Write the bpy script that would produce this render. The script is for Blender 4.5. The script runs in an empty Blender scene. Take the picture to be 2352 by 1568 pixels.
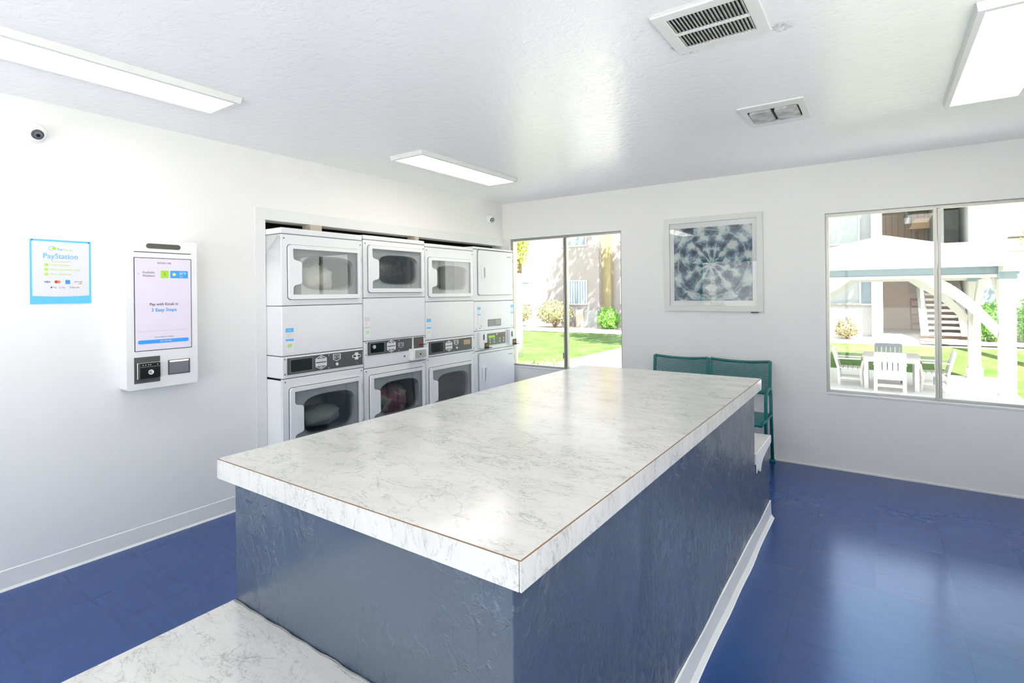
import bpy, bmesh, math, random
from mathutils import Vector, Matrix, Euler
from mathutils.geometry import tessellate_polygon
random.seed(7)
sc = bpy.context.scene
COL = sc.collection
PI = math.pi

# ------------------------------------------------------------------ camera
cam_d = bpy.data.cameras.new('camera'); cam = bpy.data.objects.new('camera', cam_d); COL.objects.link(cam)
yaw, pitch, roll, fpx, cyp = 0.607146, 0.000363, -0.010421, 1217.14, 671.5
fw = Vector((-math.sin(yaw)*math.cos(pitch), math.cos(yaw)*math.cos(pitch), math.sin(pitch)))
r0 = Vector((math.cos(yaw), math.sin(yaw), 0)); u0 = r0.cross(fw)
rt = r0*math.cos(roll) + u0*math.sin(roll); up = -r0*math.sin(roll) + u0*math.cos(roll)
m = Matrix((rt, up, -fw)).transposed().to_4x4(); m.translation = Vector((0, 0, 1.4327))
cam.matrix_world = m
cam_d.sensor_width = 36; cam_d.lens = fpx/2352*36; cam_d.shift_y = -(784-cyp)/2352
cam_d.clip_start = 0.02; cam_d.clip_end = 300
sc.camera = cam

# ------------------------------------------------------------------ world, sun, exposure
w = bpy.data.worlds.new('sky'); sc.world = w; w.use_nodes = True
nt = w.node_tree; nt.nodes.clear()
wo = nt.nodes.new('ShaderNodeOutputWorld'); bg = nt.nodes.new('ShaderNodeBackground')
tc = nt.nodes.new('ShaderNodeTexCoord'); sp = nt.nodes.new('ShaderNodeSeparateXYZ'); cr = nt.nodes.new('ShaderNodeValToRGB')
nt.links.new(tc.outputs['Generated'], sp.inputs[0]); nt.links.new(sp.outputs['Z'], cr.inputs[0])
cr.color_ramp.elements[0].position = 0.0; cr.color_ramp.elements[0].color = (1.0, 0.985, 0.96, 1)
cr.color_ramp.elements[1].position = 0.6; cr.color_ramp.elements[1].color = (0.62, 0.78, 1.0, 1)
nt.links.new(cr.outputs[0], bg.inputs[0]); bg.inputs[1].default_value = 1.9
nt.links.new(bg.outputs[0], wo.inputs[0])
sd = bpy.data.lights.new('sun', 'SUN'); so = bpy.data.objects.new('sun', sd); COL.objects.link(so)
sd.energy = 12.5; sd.angle = 0.01; sd.color = (1.0, 0.96, 0.88)
so.rotation_euler = Vector((-1.2, 1.3, -2.36)).to_track_quat('-Z', 'Y').to_euler()
so.location = (10, -10, 20)
LIGHT = 3.8
sc.view_settings.view_transform = 'Standard'; sc.view_settings.look = 'None'
sc.view_settings.gamma = 1; sc.view_settings.use_curve_mapping = False
sc.view_settings.exposure = 0.87
sc.cycles.max_bounces = 10; sc.cycles.diffuse_bounces = 6; sc.cycles.glossy_bounces = 4
sc.cycles.transparent_max_bounces = 16; sc.cycles.transmission_bounces = 6
sc.cycles.sample_clamp_indirect = 6; sc.cycles.caustics_reflective = False; sc.cycles.caustics_refractive = False

# ------------------------------------------------------------------ materials
def srgb(r, g, b):
    f = lambda c: (c/255/12.92 if c/255 <= .04045 else ((c/255+.055)/1.055)**2.4)
    return (f(r), f(g), f(b), 1)
MATS = {}
def mat(name, col, rough=.5, metal=0, spec=.5, emit=None, estr=0):
    if name in MATS: return MATS[name]
    mm = bpy.data.materials.new(name); mm.use_nodes = True
    b = mm.node_tree.nodes['Principled BSDF']
    b.inputs['Base Color'].default_value = col; b.inputs['Roughness'].default_value = rough
    b.inputs['Metallic'].default_value = metal; b.inputs['Specular IOR Level'].default_value = spec
    if emit: b.inputs['Emission Color'].default_value = emit; b.inputs['Emission Strength'].default_value = estr
    MATS[name] = mm
    return mm
class N:
    """tiny node helper"""
    def __init__(s, mm): s.m = mm; s.t = mm.node_tree; s.b = s.t.nodes['Principled BSDF']; s._c = None
    def n(s, kind, **k):
        o = s.t.nodes.new('ShaderNode'+kind)
        for a, v in k.items(): setattr(o, a, v)
        return o
    def l(s, a, b): s.t.links.new(a, b)
    def co(s, scale=(1, 1, 1), loc=(0, 0, 0), rot=(0, 0, 0)):
        g = s.n('NewGeometry'); mp = s.n('Mapping')
        mp.inputs['Scale'].default_value = scale; mp.inputs['Location'].default_value = loc; mp.inputs['Rotation'].default_value = rot
        s.l(g.outputs['Position'], mp.inputs['Vector']); return mp.outputs[0]
    def noise(s, vec, scale, detail=3, rough=.5, dist=0):
        o = s.n('TexNoise'); o.inputs['Scale'].default_value = scale; o.inputs['Detail'].default_value = detail
        o.inputs['Roughness'].default_value = rough; o.inputs['Distortion'].default_value = dist
        s.l(vec, o.inputs['Vector']); return o.outputs['Fac']
    def math(s, op, a, b=None, c=None, clamp=False):
        o = s.n('Math', operation=op); o.use_clamp = clamp
        for i, x in enumerate((a, b, c)):
            if x is None: continue
            if isinstance(x, (int, float)): o.inputs[i].default_value = x
            else: s.l(x, o.inputs[i])
        return o.outputs[0]
    def ramp(s, fac, *st):
        o = s.n('ValToRGB'); e = o.color_ramp.elements
        while len(e) < len(st): e.new(.5)
        for i, (p, c) in enumerate(st):
            e[i].position = p; e[i].color = c if isinstance(c, tuple) else (c, c, c, 1)
        s.l(fac, o.inputs[0]); return o.outputs[0]
    def mix(s, f, a, b, mode='MIX'):
        o = s.n('Mix', data_type='RGBA', blend_type=mode)
        for i, x in ((0, f), (6, a), (7, b)):
            if isinstance(x, (int, float, tuple)): o.inputs[i].default_value = x
            else: s.l(x, o.inputs[i])
        return o.outputs[2]
    def bump(s, h, strength=.3, dist=.01):
        o = s.n('Bump'); o.inputs['Strength'].default_value = strength; o.inputs['Distance'].default_value = dist
        s.l(h, o.inputs['Height']); s.l(o.outputs[0], s.b.inputs['Normal']); return o
    def color(s, c): s.l(c, s.b.inputs['Base Color'])

def paint(name, col, rough, bs, bd, sc1=22, spec=.5, knock=False):
    mm = mat(name, col, rough, spec=spec); k = N(mm); v = k.co()
    a = k.noise(v, sc1, 4, .55); 
    if knock: a = k.math('SMOOTH_MIN', k.math('MULTIPLY', a, 1.0), .52, .05)
    c = k.noise(v, sc1*6, 2); k.bump(k.math('ADD', a, k.math('MULTIPLY', c, .12)), bs, bd)
    t = k.noise(v, 1.3, 2)
    k.color(k.mix(k.math('MULTIPLY', t, .5), col, tuple(x*.95 for x in col[:3])+(1,)))
    return mm
M_wall = paint('wall_paint', (.88, .865, .845, 1), .42, .14, .006, 20)
M_ceil = paint('ceiling_paint', (.93, .925, .92, 1), .25, .45, .010, 26, spec=.65, knock=True)
k = N(M_ceil); sm_ = None; src = k.b.inputs['Base Color'].links[0].from_socket
for (x_, y_, r_) in ((-.30, 2.262, .05), (-.655, 2.262, .045), (-.46, 3.545, .05), (-.69, 2.2, .03)):
    g_ = k.n('NewGeometry'); d_ = k.n('VectorMath', operation='DISTANCE'); k.l(g_.outputs['Position'], d_.inputs[0]); d_.inputs[1].default_value = (x_, y_, 2.44)
    f_ = k.math('SUBTRACT', 1.0, k.math('DIVIDE', d_.outputs['Value'], r_), clamp=True)
    f_ = k.math('MULTIPLY', f_, k.ramp(k.noise(k.co(), 60, 4, .7), (.42, 0.), (.62, 1.)))
    sm_ = f_ if sm_ is None else k.math('MAXIMUM', sm_, f_)
k.color(k.mix(sm_, src, (.10, .09, .08, 1)))
M_trimw = mat('white_trim_paint', (.80, .80, .79, 1), .4)
k = N(M_trimw); k.bump(k.noise(k.co(), 40, 2), .08, .004)
M_base = mat('vinyl_cove_base', (.72, .71, .69, 1), .45); k = N(M_base)
k.color(k.mix(k.noise(k.co(), 5, 4), (.80, .79, .765, 1), (.88, .87, .85, 1)))
# blue vinyl tile, 12 inch grid
M_floor = mat('blue_vinyl_tile', (.03, .08, .25, 1), .26, spec=1.0); k = N(M_floor)
T = .305
v = k.co((1/T, 1/T, 1), (.03/T, -2.44/T+9, 0))
br = k.n('TexBrick'); br.offset = 0; br.inputs['Scale'].default_value = 1; br.inputs['Mortar Size'].default_value = .005
br.inputs['Brick Width'].default_value = 1; br.inputs['Row Height'].default_value = 1; br.inputs['Mortar Smooth'].default_value = .1
br.inputs['Color1'].default_value = (0, 0, 0, 1); br.inputs['Color2'].default_value = (1, 1, 1, 1); br.inputs['Bias'].default_value = 0
k.l(v, br.inputs['Vector'])
tone = k.mix(br.outputs['Color'], (.008, .036, .17, 1), (.011, .048, .21, 1))
g1 = k.noise(k.co((1, 4, 1), rot=(0, 0, .1)), 8, 4, .6); g2 = k.noise(k.co(), 45, 2)
tone = k.mix(k.ramp(g1, (.30, .0), (.70, 1.)), tone, (.012, .052, .225, 1))
tone = k.mix(k.math('MULTIPLY', k.ramp(g2, (.45, .0), (.80, 1.)), .10), tone, (.03, .08, .28, 1))
tone = k.mix(k.math('MULTIPLY', br.outputs['Fac'], .75), tone, (.012, .03, .09, 1))
k.color(tone)
k.l(k.math('ADD', .19, k.math('MULTIPLY', br.outputs['Color'], .04)), k.b.inputs['Roughness']); k.b.inputs['Specular Tint'].default_value = (.48, .74, 1.0, 1)

# marble laminate
def marble(name, vert=False):
    mm = mat(name, (.8, .8, .8, 1), .17, spec=.8); k = N(mm)
    v = k.co((1, 2.1, 1) if not vert else (2.2, 2.2, .9), rot=(0, 0, .75) if not vert else (.5, .4, .5))
    n1 = k.noise(v, 7, 8, .62, .9); n2 = k.noise(v, 20, 6, .6, .8); n3 = k.noise(v, 5, 4, .6); n4 = k.noise(v, 13, 4, .6); n5 = k.noise(v, 3, 6, .62, 1.2)
    v1 = k.ramp(k.math('ABSOLUTE', k.math('SUBTRACT', n1, .5)), (.0, 1.), (.016, .0))
    v2 = k.ramp(k.math('ABSOLUTE', k.math('SUBTRACT', n2, .5)), (.0, 1.), (.028, .0))
    v3 = k.ramp(k.math('ABSOLUTE', k.math('SUBTRACT', n5, .5)), (.0, 1.), (.009, .0))
    m1 = k.math('MULTIPLY', v1, k.ramp(n4, (.44, .0), (.58, 1.)))
    m2 = k.math('MULTIPLY', v2, k.ramp(n3, (.46, .0), (.62, 1.)))
    m3 = k.math('MULTIPLY', v3, k.ramp(n3, (.38, .0), (.52, 1.)))
    base = k.mix(k.ramp(k.noise(v, 5, 6, .6), (.3, 0.), (.75, 1.)), (.69, .675, .645, 1), (.61, .595, .56, 1))
    c = k.mix(k.math('MULTIPLY', m2, .38), base, (.34, .34, .32, 1))
    c = k.mix(k.math('MULTIPLY', m1, .55), c, (.27, .27, .26, 1))
    c = k.mix(k.math('MULTIPLY', m3, .6), c, (.24, .24, .23, 1))
    blot = k.ramp(k.noise(v, 24, 3, .6), (.68, .0), (.78, 1.))
    c = k.mix(k.math('MULTIPLY', blot, .40), c, (.30, .30, .30, 1))
    k.color(c); return mm
M_marble = marble('marble_laminate'); M_marble_v = marble('marble_laminate_edge', True)
M_brown = mat('laminate_core_brown', (.20, .09, .035, 1), .6)
# slate blue textured paint on the island
M_blue = mat('slate_blue_gloss_paint', (.06, .095, .17, 1), .22, spec=1.0); k = N(M_blue)
a = k.noise(k.co((1, 1, .68)), 34, 5, .6, .9); b_ = k.noise(k.co((1, 1, .7)), 12, 3, .5, .5)
msk = k.ramp(k.noise(k.co(), 2.3, 2), (.38, .15), (.62, 1.))
h = k.math('MULTIPLY', k.math('ADD', k.math('SMOOTH_MAX', a, .5, .08), k.math('MULTIPLY', b_, .4)), msk)
k.bump(h, .85, .016); k.b.inputs['Specular Tint'].default_value = (.85, .93, 1.0, 1)
k.color(k.mix(k.noise(k.co(), 3, 3), (.062, .084, .122, 1), (.078, .103, .148, 1)))
# machines
M_app = mat('white_enamel', (.83, .83, .84, 1), .22, spec=.5)
M_app2 = mat('white_enamel_door', (.87, .87, .87, 1), .2)
M_seam = mat('dark_seam_gap', (.05, .05, .05, 1), .8)
M_ctrl = mat('charcoal_control_panel', (.085, .085, .085, 1), .38)
M_lcd = mat('dark_display', (.006, .014, .012, 1), .08)
M_white = mat('white_print', (.85, .85, .85, 1), .5)
M_grey = mat('grey_print', (.30, .31, .31, 1), .5)
M_chrome = mat('brushed_metal', (.62, .62, .60, 1), .3, metal=1)
M_baffle = mat('grey_door_baffle', (.62, .64, .63, 1), .45)
M_drum = mat('drum_steel', (.42, .44, .43, 1), .4, metal=.3)
M_black = mat('black_plastic', (.012, .012, .012, 1), .25)
M_screw = mat('dark_screw', (.06, .06, .06, 1), .4)
M_red = mat('red_print', (.55, .03, .03, 1), .5)
M_orange = mat('orange_print', (.85, .22, .04, 1), .5)
M_sblue = mat('sign_sky_blue', srgb(95, 195, 250), .35)
M_tblue = mat('text_light_blue', srgb(120, 185, 232), .5)
M_scrblue = mat('screen_blue', srgb(50, 140, 225), .3, emit=srgb(50, 140, 225), estr=.25)
M_lime = mat('lime_green', srgb(175, 225, 60), .5)
M_limet = mat('pale_lime_text', srgb(200, 222, 130), .5)
M_dark = mat('dark_text', (.10, .10, .11, 1), .5)
M_navy = mat('navy_text', (.08, .08, .35, 1), .5)
M_yel = mat('sun_yellow', srgb(250, 200, 70), .4, emit=srgb(250, 200, 70), estr=.3)
M_screen = mat('lit_screen', srgb(205, 198, 212), .15, emit=srgb(215, 205, 222), estr=.18)
M_gdark = mat('olive_grey_glass', (.10, .10, .08, 1), .15)
M_alu = mat('aluminium_frame', (.42, .41, .38, 1), .38, metal=.85)
M_teal = mat('teal_powder_coat', (.0, .15, .155, 1), .35)
M_tealf = mat('teal_frame_paint', (.02, .45, .42, 1), .4)
M_lamp = mat('lit_diffuser', (.9, .9, .9, 1), .6, emit=(1.0, .965, .90, 1), estr=LIGHT)
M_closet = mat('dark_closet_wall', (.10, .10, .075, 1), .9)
M_dust = mat('dusty_dark_duct', (.045, .045, .04, 1), .9)
M_louver = mat('dusty_vent_louvre', (.55, .54, .50, 1), .6); k = N(M_louver)
k.color(k.mix(k.ramp(k.noise(k.co(), 30, 4), (.35, 0.), (.7, 1.)), (.66, .65, .61, 1), (.36, .35, .32, 1)))
M_ventw = mat('white_vent_metal', (.78, .78, .75, 1), .45)
M_fogw = mat('dusty_lens', (.55, .55, .53, 1), .5); k = N(M_fogw)
k.color(k.mix(k.ramp(k.noise(k.co(), 14, 4), (.4, 0.), (.65, 1.)), (.62, .61, .60, 1), (.28, .27, .25, 1)))
# perforated teal sheet (hex holes)
M_perf = mat('teal_perforated_sheet', (.0, .15, .155, 1), .35); k = N(M_perf)
P_ = .0118
def holes(off):
    g = k.co((1/P_, 1, 1/(P_*1.732)), (off, 0, off)); s_ = k.n('SeparateXYZ'); k.l(g, s_.inputs[0])
    fx = k.math('SUBTRACT', k.math('FRACT', s_.outputs[0]), .5); fz = k.math('MULTIPLY', k.math('SUBTRACT', k.math('FRACT', s_.outputs[2]), .5), 1.732)
    return k.math('ADD', k.math('MULTIPLY', fx, fx), k.math('MULTIPLY', fz, fz))
hh = k.math('LESS_THAN', k.math('MINIMUM', holes(0), holes(.5)), .085)
tr = k.n('BsdfTransparent'); mx = k.n('MixShader'); out = k.t.nodes['Material Output']
k.l(hh, mx.inputs[0]); k.l(k.b.outputs[0], mx.inputs[1]); k.l(tr.outputs[0], mx.inputs[2]); k.l(mx.outputs[0], out.inputs['Surface'])
def glassmat(name, tint, refl=1.0):
    mm = bpy.data.materials.new(name); mm.use_nodes = True; t = mm.node_tree; t.nodes.clear()
    o = t.nodes.new('ShaderNodeOutputMaterial'); tr = t.nodes.new('ShaderNodeBsdfTransparent'); gl = t.nodes.new('ShaderNodeBsdfGlossy')
    fr = t.nodes.new('ShaderNodeFresnel'); fr.inputs[0].default_value = 1.45; mxs = t.nodes.new('ShaderNodeMixShader')
    ge = t.nodes.new('ShaderNodeNewGeometry'); mr = t.nodes.new('ShaderNodeMapRange'); mr.inputs[3].default_value = 1.45; mr.inputs[4].default_value = 1/1.45
    t.links.new(ge.outputs['Backfacing'], mr.inputs[0]); t.links.new(mr.outputs[0], fr.inputs[0])
    mu = t.nodes.new('ShaderNodeMath'); mu.operation = 'MULTIPLY'; mu.inputs[1].default_value = refl
    tr.inputs[0].default_value = tint; gl.inputs['Roughness'].default_value = .01
    t.links.new(fr.outputs[0], mu.inputs[0]); t.links.new(mu.outputs[0], mxs.inputs[0]); t.links.new(tr.outputs[0], mxs.inputs[1]); t.links.new(gl.outputs[0], mxs.inputs[2]); t.links.new(mxs.outputs[0], o.inputs[0])
    MATS[name] = mm; return mm
M_glass = glassmat('window_glass', (.985, .99, .985, 1), .8)
M_dglass = glassmat('smoky_door_glass', (.90, .91, .91, 1), 1.7)
M_pglass = glassmat('picture_glass', (.97, .97, .97, 1), 1.3)
# outdoors
M_grass = mat('lawn_grass', (.2, .4, .06, 1), .9, spec=.1); k = N(M_grass)
k.color(k.mix(k.ramp(k.noise(k.co(), 1.6, 6, .7), (.35, 0.), (.7, 1.)), (.075, .155, .028, 1), (.16, .21, .075, 1)))
k.bump(k.noise(k.co(), 50, 3), .8, .03)
M_conc = mat('pale_concrete', (.62, .58, .53, 1), .85); k = N(M_conc)
k.color(k.mix(k.noise(k.co(), 3, 6, .7), (.56, .53, .49, 1), (.68, .64, .59, 1)))
M_pave = mat('bounce_white_paving', (.82, .79, .74, 1), .85)  # kept very white to bounce sun up to the ceiling
M_gravel = mat('brown_gravel', (.42, .32, .25, 1), .9); k = N(M_gravel)
k.color(k.mix(k.ramp(k.noise(k.co(), 9, 6, .8), (.4, 0.), (.6, 1.)), (.26, .19, .14, 1), (.58, .47, .40, 1)))
M_stucco = mat('cream_stucco', (.33, .292, .272, 1), .85); k = N(M_stucco); k.bump(k.noise(k.co(), 12, 4), .3, .03)
M_stucco2 = mat('pale_grey_stucco', (.36, .37, .36, 1), .85); k = N(M_stucco2); k.bump(k.noise(k.co(), 12, 4), .3, .03)
M_yst = mat('sunlit_return_stucco', (.34, .28, .15, 1), .85)  # yellow put into the colour for a sunlit side return
M_tan = mat('tan_siding', (.50, .37, .25, 1), .7); k = N(M_tan)
wv = k.n('TexWave'); wv.inputs['Scale'].default_value = 1.6; k.l(k.co(), wv.inputs['Vector'])
k.color(k.mix(k.ramp(wv.outputs['Fac'], (.02, 0.), (.08, 1.)), (.55, .42, .29, 1), (.76, .60, .42, 1)))
M_tanw = mat('tan_stucco', (.80, .66, .53, 1), .85)
M_owhite = mat('white_timber_paint', (.60, .585, .56, 1), .6)
M_oblue = mat('grey_blue_timber_paint', (.22, .29, .36, 1), .6)
M_roofm = mat('white_metal_roof', (.62, .62, .62, 1), .45)
M_owin = mat('blue_grey_window_pane', (.20, .26, .30, 1), .12)
M_blind = mat('pale_blue_blinds', (.42, .52, .60, 1), .6); k = N(M_blind)
wv = k.n('TexWave'); wv.inputs['Scale'].default_value = 2.6; k.l(k.co(), wv.inputs['Vector'])
k.color(k.mix(k.ramp(wv.outputs['Fac'], (.25, 0.), (.6, 1.)), (.20, .27, .34, 1), (.58, .68, .76, 1)))
M_bark = mat('white_bark', (.75, .70, .62, 1), .85)
M_barkb = mat('brown_bark', (.20, .12, .07, 1), .9)
M_ochair = mat('white_poly_lumber', (.62, .59, .56, 1), .5)
M_ochaird = mat('grey_blue_poly_lumber', (.13, .15, .20, 1), .5)
M_rchair = mat('red_brown_wood', (.25, .06, .03, 1), .5)
M_tread = mat('pale_stair_tread', (.75, .66, .58, 1), .8)
M_rose = mat('pink_bloom', (.75, .30, .22, 1), .7)
def leafmat(name, a, b, tr=.25):
    mm = mat(name, a, .55); k = N(mm); oi = k.noise(k.co(), 9, 3)
    k.color(k.mix(k.ramp(oi, (.35, 0.), (.65, 1.)), a, b)); return mm
L_olive = leafmat('olive_leaves', (.16, .19, .06, 1), (.42, .38, .22, 1))
L_green = leafmat('bright_green_leaves', (.08, .30, .03, 1), (.22, .46, .06, 1))
L_yell = leafmat('yellow_green_leaves', (.35, .42, .05, 1), (.55, .56, .14, 1))
L_tree = leafmat('tree_leaves', (.10, .20, .04, 1), (.25, .36, .08, 1))

# ------------------------------------------------------------------ mesh helpers
def linko(name, me, parent=None, mt=None):
    o = bpy.data.objects.new(name, me); COL.objects.link(o)
    if parent: o.parent = parent
    if mt: me.materials.append(mt)
    return o
class MB:
    def __init__(s): s.bm = bmesh.new()
    def quad(s, pts):
        return s.bm.faces.new([s.bm.verts.new(p) for p in pts])
    def box(s, x0, x1, y0, y1, z0, z1):
        v = [s.bm.verts.new(p) for p in ((x0, y0, z0), (x1, y0, z0), (x1, y1, z0), (x0, y1, z0), (x0, y0, z1), (x1, y0, z1), (x1, y1, z1), (x0, y1, z1))]
        for f in ((0, 3, 2, 1), (4, 5, 6, 7), (0, 1, 5, 4), (1, 2, 6, 5), (2, 3, 7, 6), (3, 0, 4, 7)): s.bm.faces.new([v[i] for i in f])
        return s
    def xbox(s, mtx, hx, hy, hz):
        pts = [Vector((a, b, c)) for c in (-hz, hz) for b in (-hy, hy) for a in (-hx, hx)]
        v = [s.bm.verts.new(mtx @ p) for p in pts]
        for f in ((0, 2, 3, 1), (4, 5, 7, 6), (0, 1, 5, 4), (1, 3, 7, 5), (3, 2, 6, 7), (2, 0, 4, 6)): s.bm.faces.new([v[i] for i in f])
        return s
    def bar(s, a, b, w, d, up=(0, 0, 1)):
        a, b = Vector(a), Vector(b); z = (b-a).normalized(); upv = Vector(up)
        x = z.cross(upv)
        if x.length < 1e-3: x = z.cross(Vector((0, 1, 0)))
        x.normalize(); y = z.cross(x)
        mt = Matrix((x, y, z)).transposed().to_4x4(); mt.translation = (a+b)/2
        return s.xbox(mt, w/2, d/2, (b-a).length/2)
    def plate(s, loops, axis, d0, d1):
        """loops of 2d points (outer first, then holes); extruded along axis from d0 to d1. 2d=(other axes in order)"""
        def P(p, d):
            if axis == 'x': return (d, p[0], p[1])
            if axis == 'y': return (p[0], d, p[1])
            return (p[0], p[1], d)
        tris = tessellate_polygon([[Vector((p[0], p[1], 0)) for p in l] for l in loops])
        flat = [p for l in loops for p in l]
        va = [s.bm.verts.new(P(p, d0)) for p in flat]; vb = [s.bm.verts.new(P(p, d1)) for p in flat]
        for t in tris:
            for vv, rev in ((va, 0), (vb, 1)):
                try: s.bm.faces.new([vv[i] for i in (t if not rev else t[::-1])])
                except ValueError: pass
        i0 = 0
        for l in loops:
            n = len(l)
            for i in range(n):
                j = (i+1) % n
                s.bm.faces.new([va[i0+i], va[i0+j], vb[i0+j], vb[i0+i]])
            i0 += n
        return s
    def cyl(s, c, r, h, axis='z', n=24, r2=None):
        r2 = r if r2 is None else r2; c = Vector(c); A = []; B = []
        for i in range(n):
            a = 2*PI*i/n; ca, sa = math.cos(a), math.sin(a)
            for L, rr, d in ((A, r, 0), (B, r2, h)):
                p = {'z': (ca*rr, sa*rr, d), 'x': (d, ca*rr, sa*rr), 'y': (sa*rr, d, ca*rr)}[axis]
                L.append(s.bm.verts.new(c+Vector(p)))
        s.bm.faces.new(A[::-1]); s.bm.faces.new(B)
        for i in range(n): s.bm.faces.new([A[i], A[(i+1) % n], B[(i+1) % n], B[i]])
        return s
    def tube(s, pts, r, n=10):
        pts = [Vector(p) for p in pts]; rings = []; nrm = None
        for i, p in enumerate(pts):
            t = (pts[min(i+1, len(pts)-1)]-pts[max(i-1, 0)]).normalized()
            if nrm is None:
                nrm = t.orthogonal().normalized()
            nrm = (nrm - t*nrm.dot(t)).normalized(); b = t.cross(nrm)
            rr = r[i] if isinstance(r, (list, tuple)) else r
            rings.append([s.bm.verts.new(p+(nrm*math.cos(2*PI*j/n)+b*math.sin(2*PI*j/n))*rr) for j in range(n)])
        for a, b in zip(rings, rings[1:]):
            for j in range(n): s.bm.faces.new([a[j], a[(j+1) % n], b[(j+1) % n], b[j]])
        s.bm.faces.new(rings[0][::-1]); s.bm.faces.new(rings[-1])
        return s
    def ell(s, c, rx, ry, rz, seg=20, lo=0, noise=0):
        c = Vector(c); R = []
        for i in range(seg+1):
            th = PI*i/seg; row = []
            for j in range(seg*2):
                ph = PI*j/seg; f = 1+noise*(math.sin(3*ph+5*th)*.5+math.sin(7*ph-3*th)*.3+math.sin(11*th+2*ph)*.3)
                row.append(s.bm.verts.new(c+Vector((rx*math.sin(th)*math.cos(ph), ry*math.sin(th)*math.sin(ph), rz*math.cos(th)))*f))
            R.append(row)
        for a, b in zip(R, R[1:]):
            for j in range(seg*2): s.bm.faces.new([a[j], b[j], b[(j+1) % (seg*2)], a[(j+1) % (seg*2)]])
        return s
    def leaves(s, c, rx, ry, rz, n, size, shell=.55, flat=1.0, fn=None):
        c = Vector(c)
        for _ in range(n):
            d = Vector((random.gauss(0, 1), random.gauss(0, 1), random.gauss(0, 1))).normalized()
            q = shell+(1-shell)*random.random()**.5; q *= 1+.10*math.sin(d.x*9+d.z*7)+.08*math.sin(d.y*13)
            p = c+Vector((d.x*rx*q, d.y*ry*q, d.z*rz*q))
            if fn: p = fn(p)
            e = Euler((random.uniform(0, 6.3), random.uniform(0, 6.3), random.uniform(0, 6.3))).to_matrix()
            sz = size*random.uniform(.6, 1.3)
            s.quad([p+e @ Vector(q_)*sz for q_ in ((-.5, 0, 0), (0, -.28, .05), (.55, 0, 0), (0, .28, .05))])
        return s
    def build(s, name, mt, parent=None, smooth=False, bev=0, seg=2):
        bmesh.ops.recalc_face_normals(s.bm, faces=s.bm.faces)
        if bev: bmesh.ops.remove_doubles(s.bm, verts=s.bm.verts, dist=1e-6)
        me = bpy.data.meshes.new(name); s.bm.to_mesh(me); s.bm.free()
        o = linko(name, me, parent, mt)
        if smooth:
            for f in me.polygons: f.use_smooth = True
        if bev:
            md = o.modifiers.new('bevel', 'BEVEL'); md.width = bev; md.segments = seg; md.limit_method = 'ANGLE'; md.angle_limit = .6
            for f in me.polygons: f.use_smooth = True
            md2 = o.modifiers.new('wn', 'WEIGHTED_NORMAL'); md2.keep_sharp = False
        return o
def thing(name, label, cat, loc=(0, 0, 0), rz=0, group=None):
    o = bpy.data.objects.new(name, None); COL.objects.link(o); o.location = loc; o.rotation_euler = (0, 0, rz)
    o['label'] = label; o['category'] = cat; o.empty_display_size = .05
    if group: o['group'] = group
    return o
def tag(o, label, cat, group=None):
    o['label'] = label; o['category'] = cat
    if group: o['group'] = group
    return o
def struct(o): o['kind'] = 'structure'; return o
def dup(root, loc, rz=0, label=None):
    def cp(o, par):
        c = o.copy(); COL.objects.link(c); c.parent = par
        for ch in list(o.children): cp(ch, c)
        return c
    r = cp(root, None); r.location = loc; r.rotation_euler = (0, 0, rz)
    if label: r['label'] = label
    return r
def rrect(y0, y1, z0, z1, r, n=5):
    pts = []
    for cx, cz, a0 in ((y1-r, z1-r, 0), (y0+r, z1-r, PI/2), (y0+r, z0+r, PI), (y1-r, z0+r, 1.5*PI)):
        for i in range(n+1):
            a = a0+PI/2*i/n; pts.append((cx+r*math.cos(a), cz+r*math.sin(a)))
    return pts
def circ(cy, cz, r, n=20, rz=None):
    rz = rz or r
    return [(cy+r*math.cos(2*PI*i/n), cz+rz*math.sin(2*PI*i/n)) for i in range(n)]
def text(name, body, size, mt, parent, x, y, z, align='CENTER', bold=0, sx=1.0, ext=.0004):
    """lettering facing +X, reading along +Y"""
    cu = bpy.data.curves.new(name, 'FONT'); cu.body = body; cu.size = size; cu.align_x = align; cu.align_y = 'CENTER'
    cu.extrude = ext; cu.offset = bold; cu.resolution_u = 3
    tmp = bpy.data.objects.new('t', cu); COL.objects.link(tmp)
    bpy.context.view_layer.update()
    dg = bpy.context.evaluated_depsgraph_get()
    me = bpy.data.meshes.new_from_object(tmp.evaluated_get(dg)); bpy.data.objects.remove(tmp)
    me.materials.clear()
    me.transform(Matrix(((0, 0, 1, x), (sx, 0, 0, y), (0, 1, 0, z), (0, 0, 0, 1))))
    return linko(name, me, parent, mt)

# ------------------------------------------------------------------ room shell
XL, XR, YB, YF, H = -3.537, 1.30, 4.92, -1.9, 2.44
XC = -4.32
struct(MB().box(XC-.1, XR+.1, YF-.1, YB+.15, -.12, 0).build('floor', M_floor))
struct(MB().box(XC-.1, XR+.1, YF-.1, YB+.15, H, H+.15).build('ceiling', M_ceil))
# left wall with machine closet
OY0, OY1, OZ = 2.06, 4.875, 1.96
b = MB(); b.plate([[(YF, 0), (OY0, 0), (OY0, OZ), (OY1, OZ), (OY1, 0), (YB, 0), (YB, H), (YF, H)]], 'x', XL-.12, XL)
struct(b.build('wall_left', M_wall))
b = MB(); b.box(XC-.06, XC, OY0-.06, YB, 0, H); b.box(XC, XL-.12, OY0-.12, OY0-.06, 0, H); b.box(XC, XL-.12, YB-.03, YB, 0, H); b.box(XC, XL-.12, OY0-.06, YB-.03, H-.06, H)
struct(b.build('wall_closet', M_closet))
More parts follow.
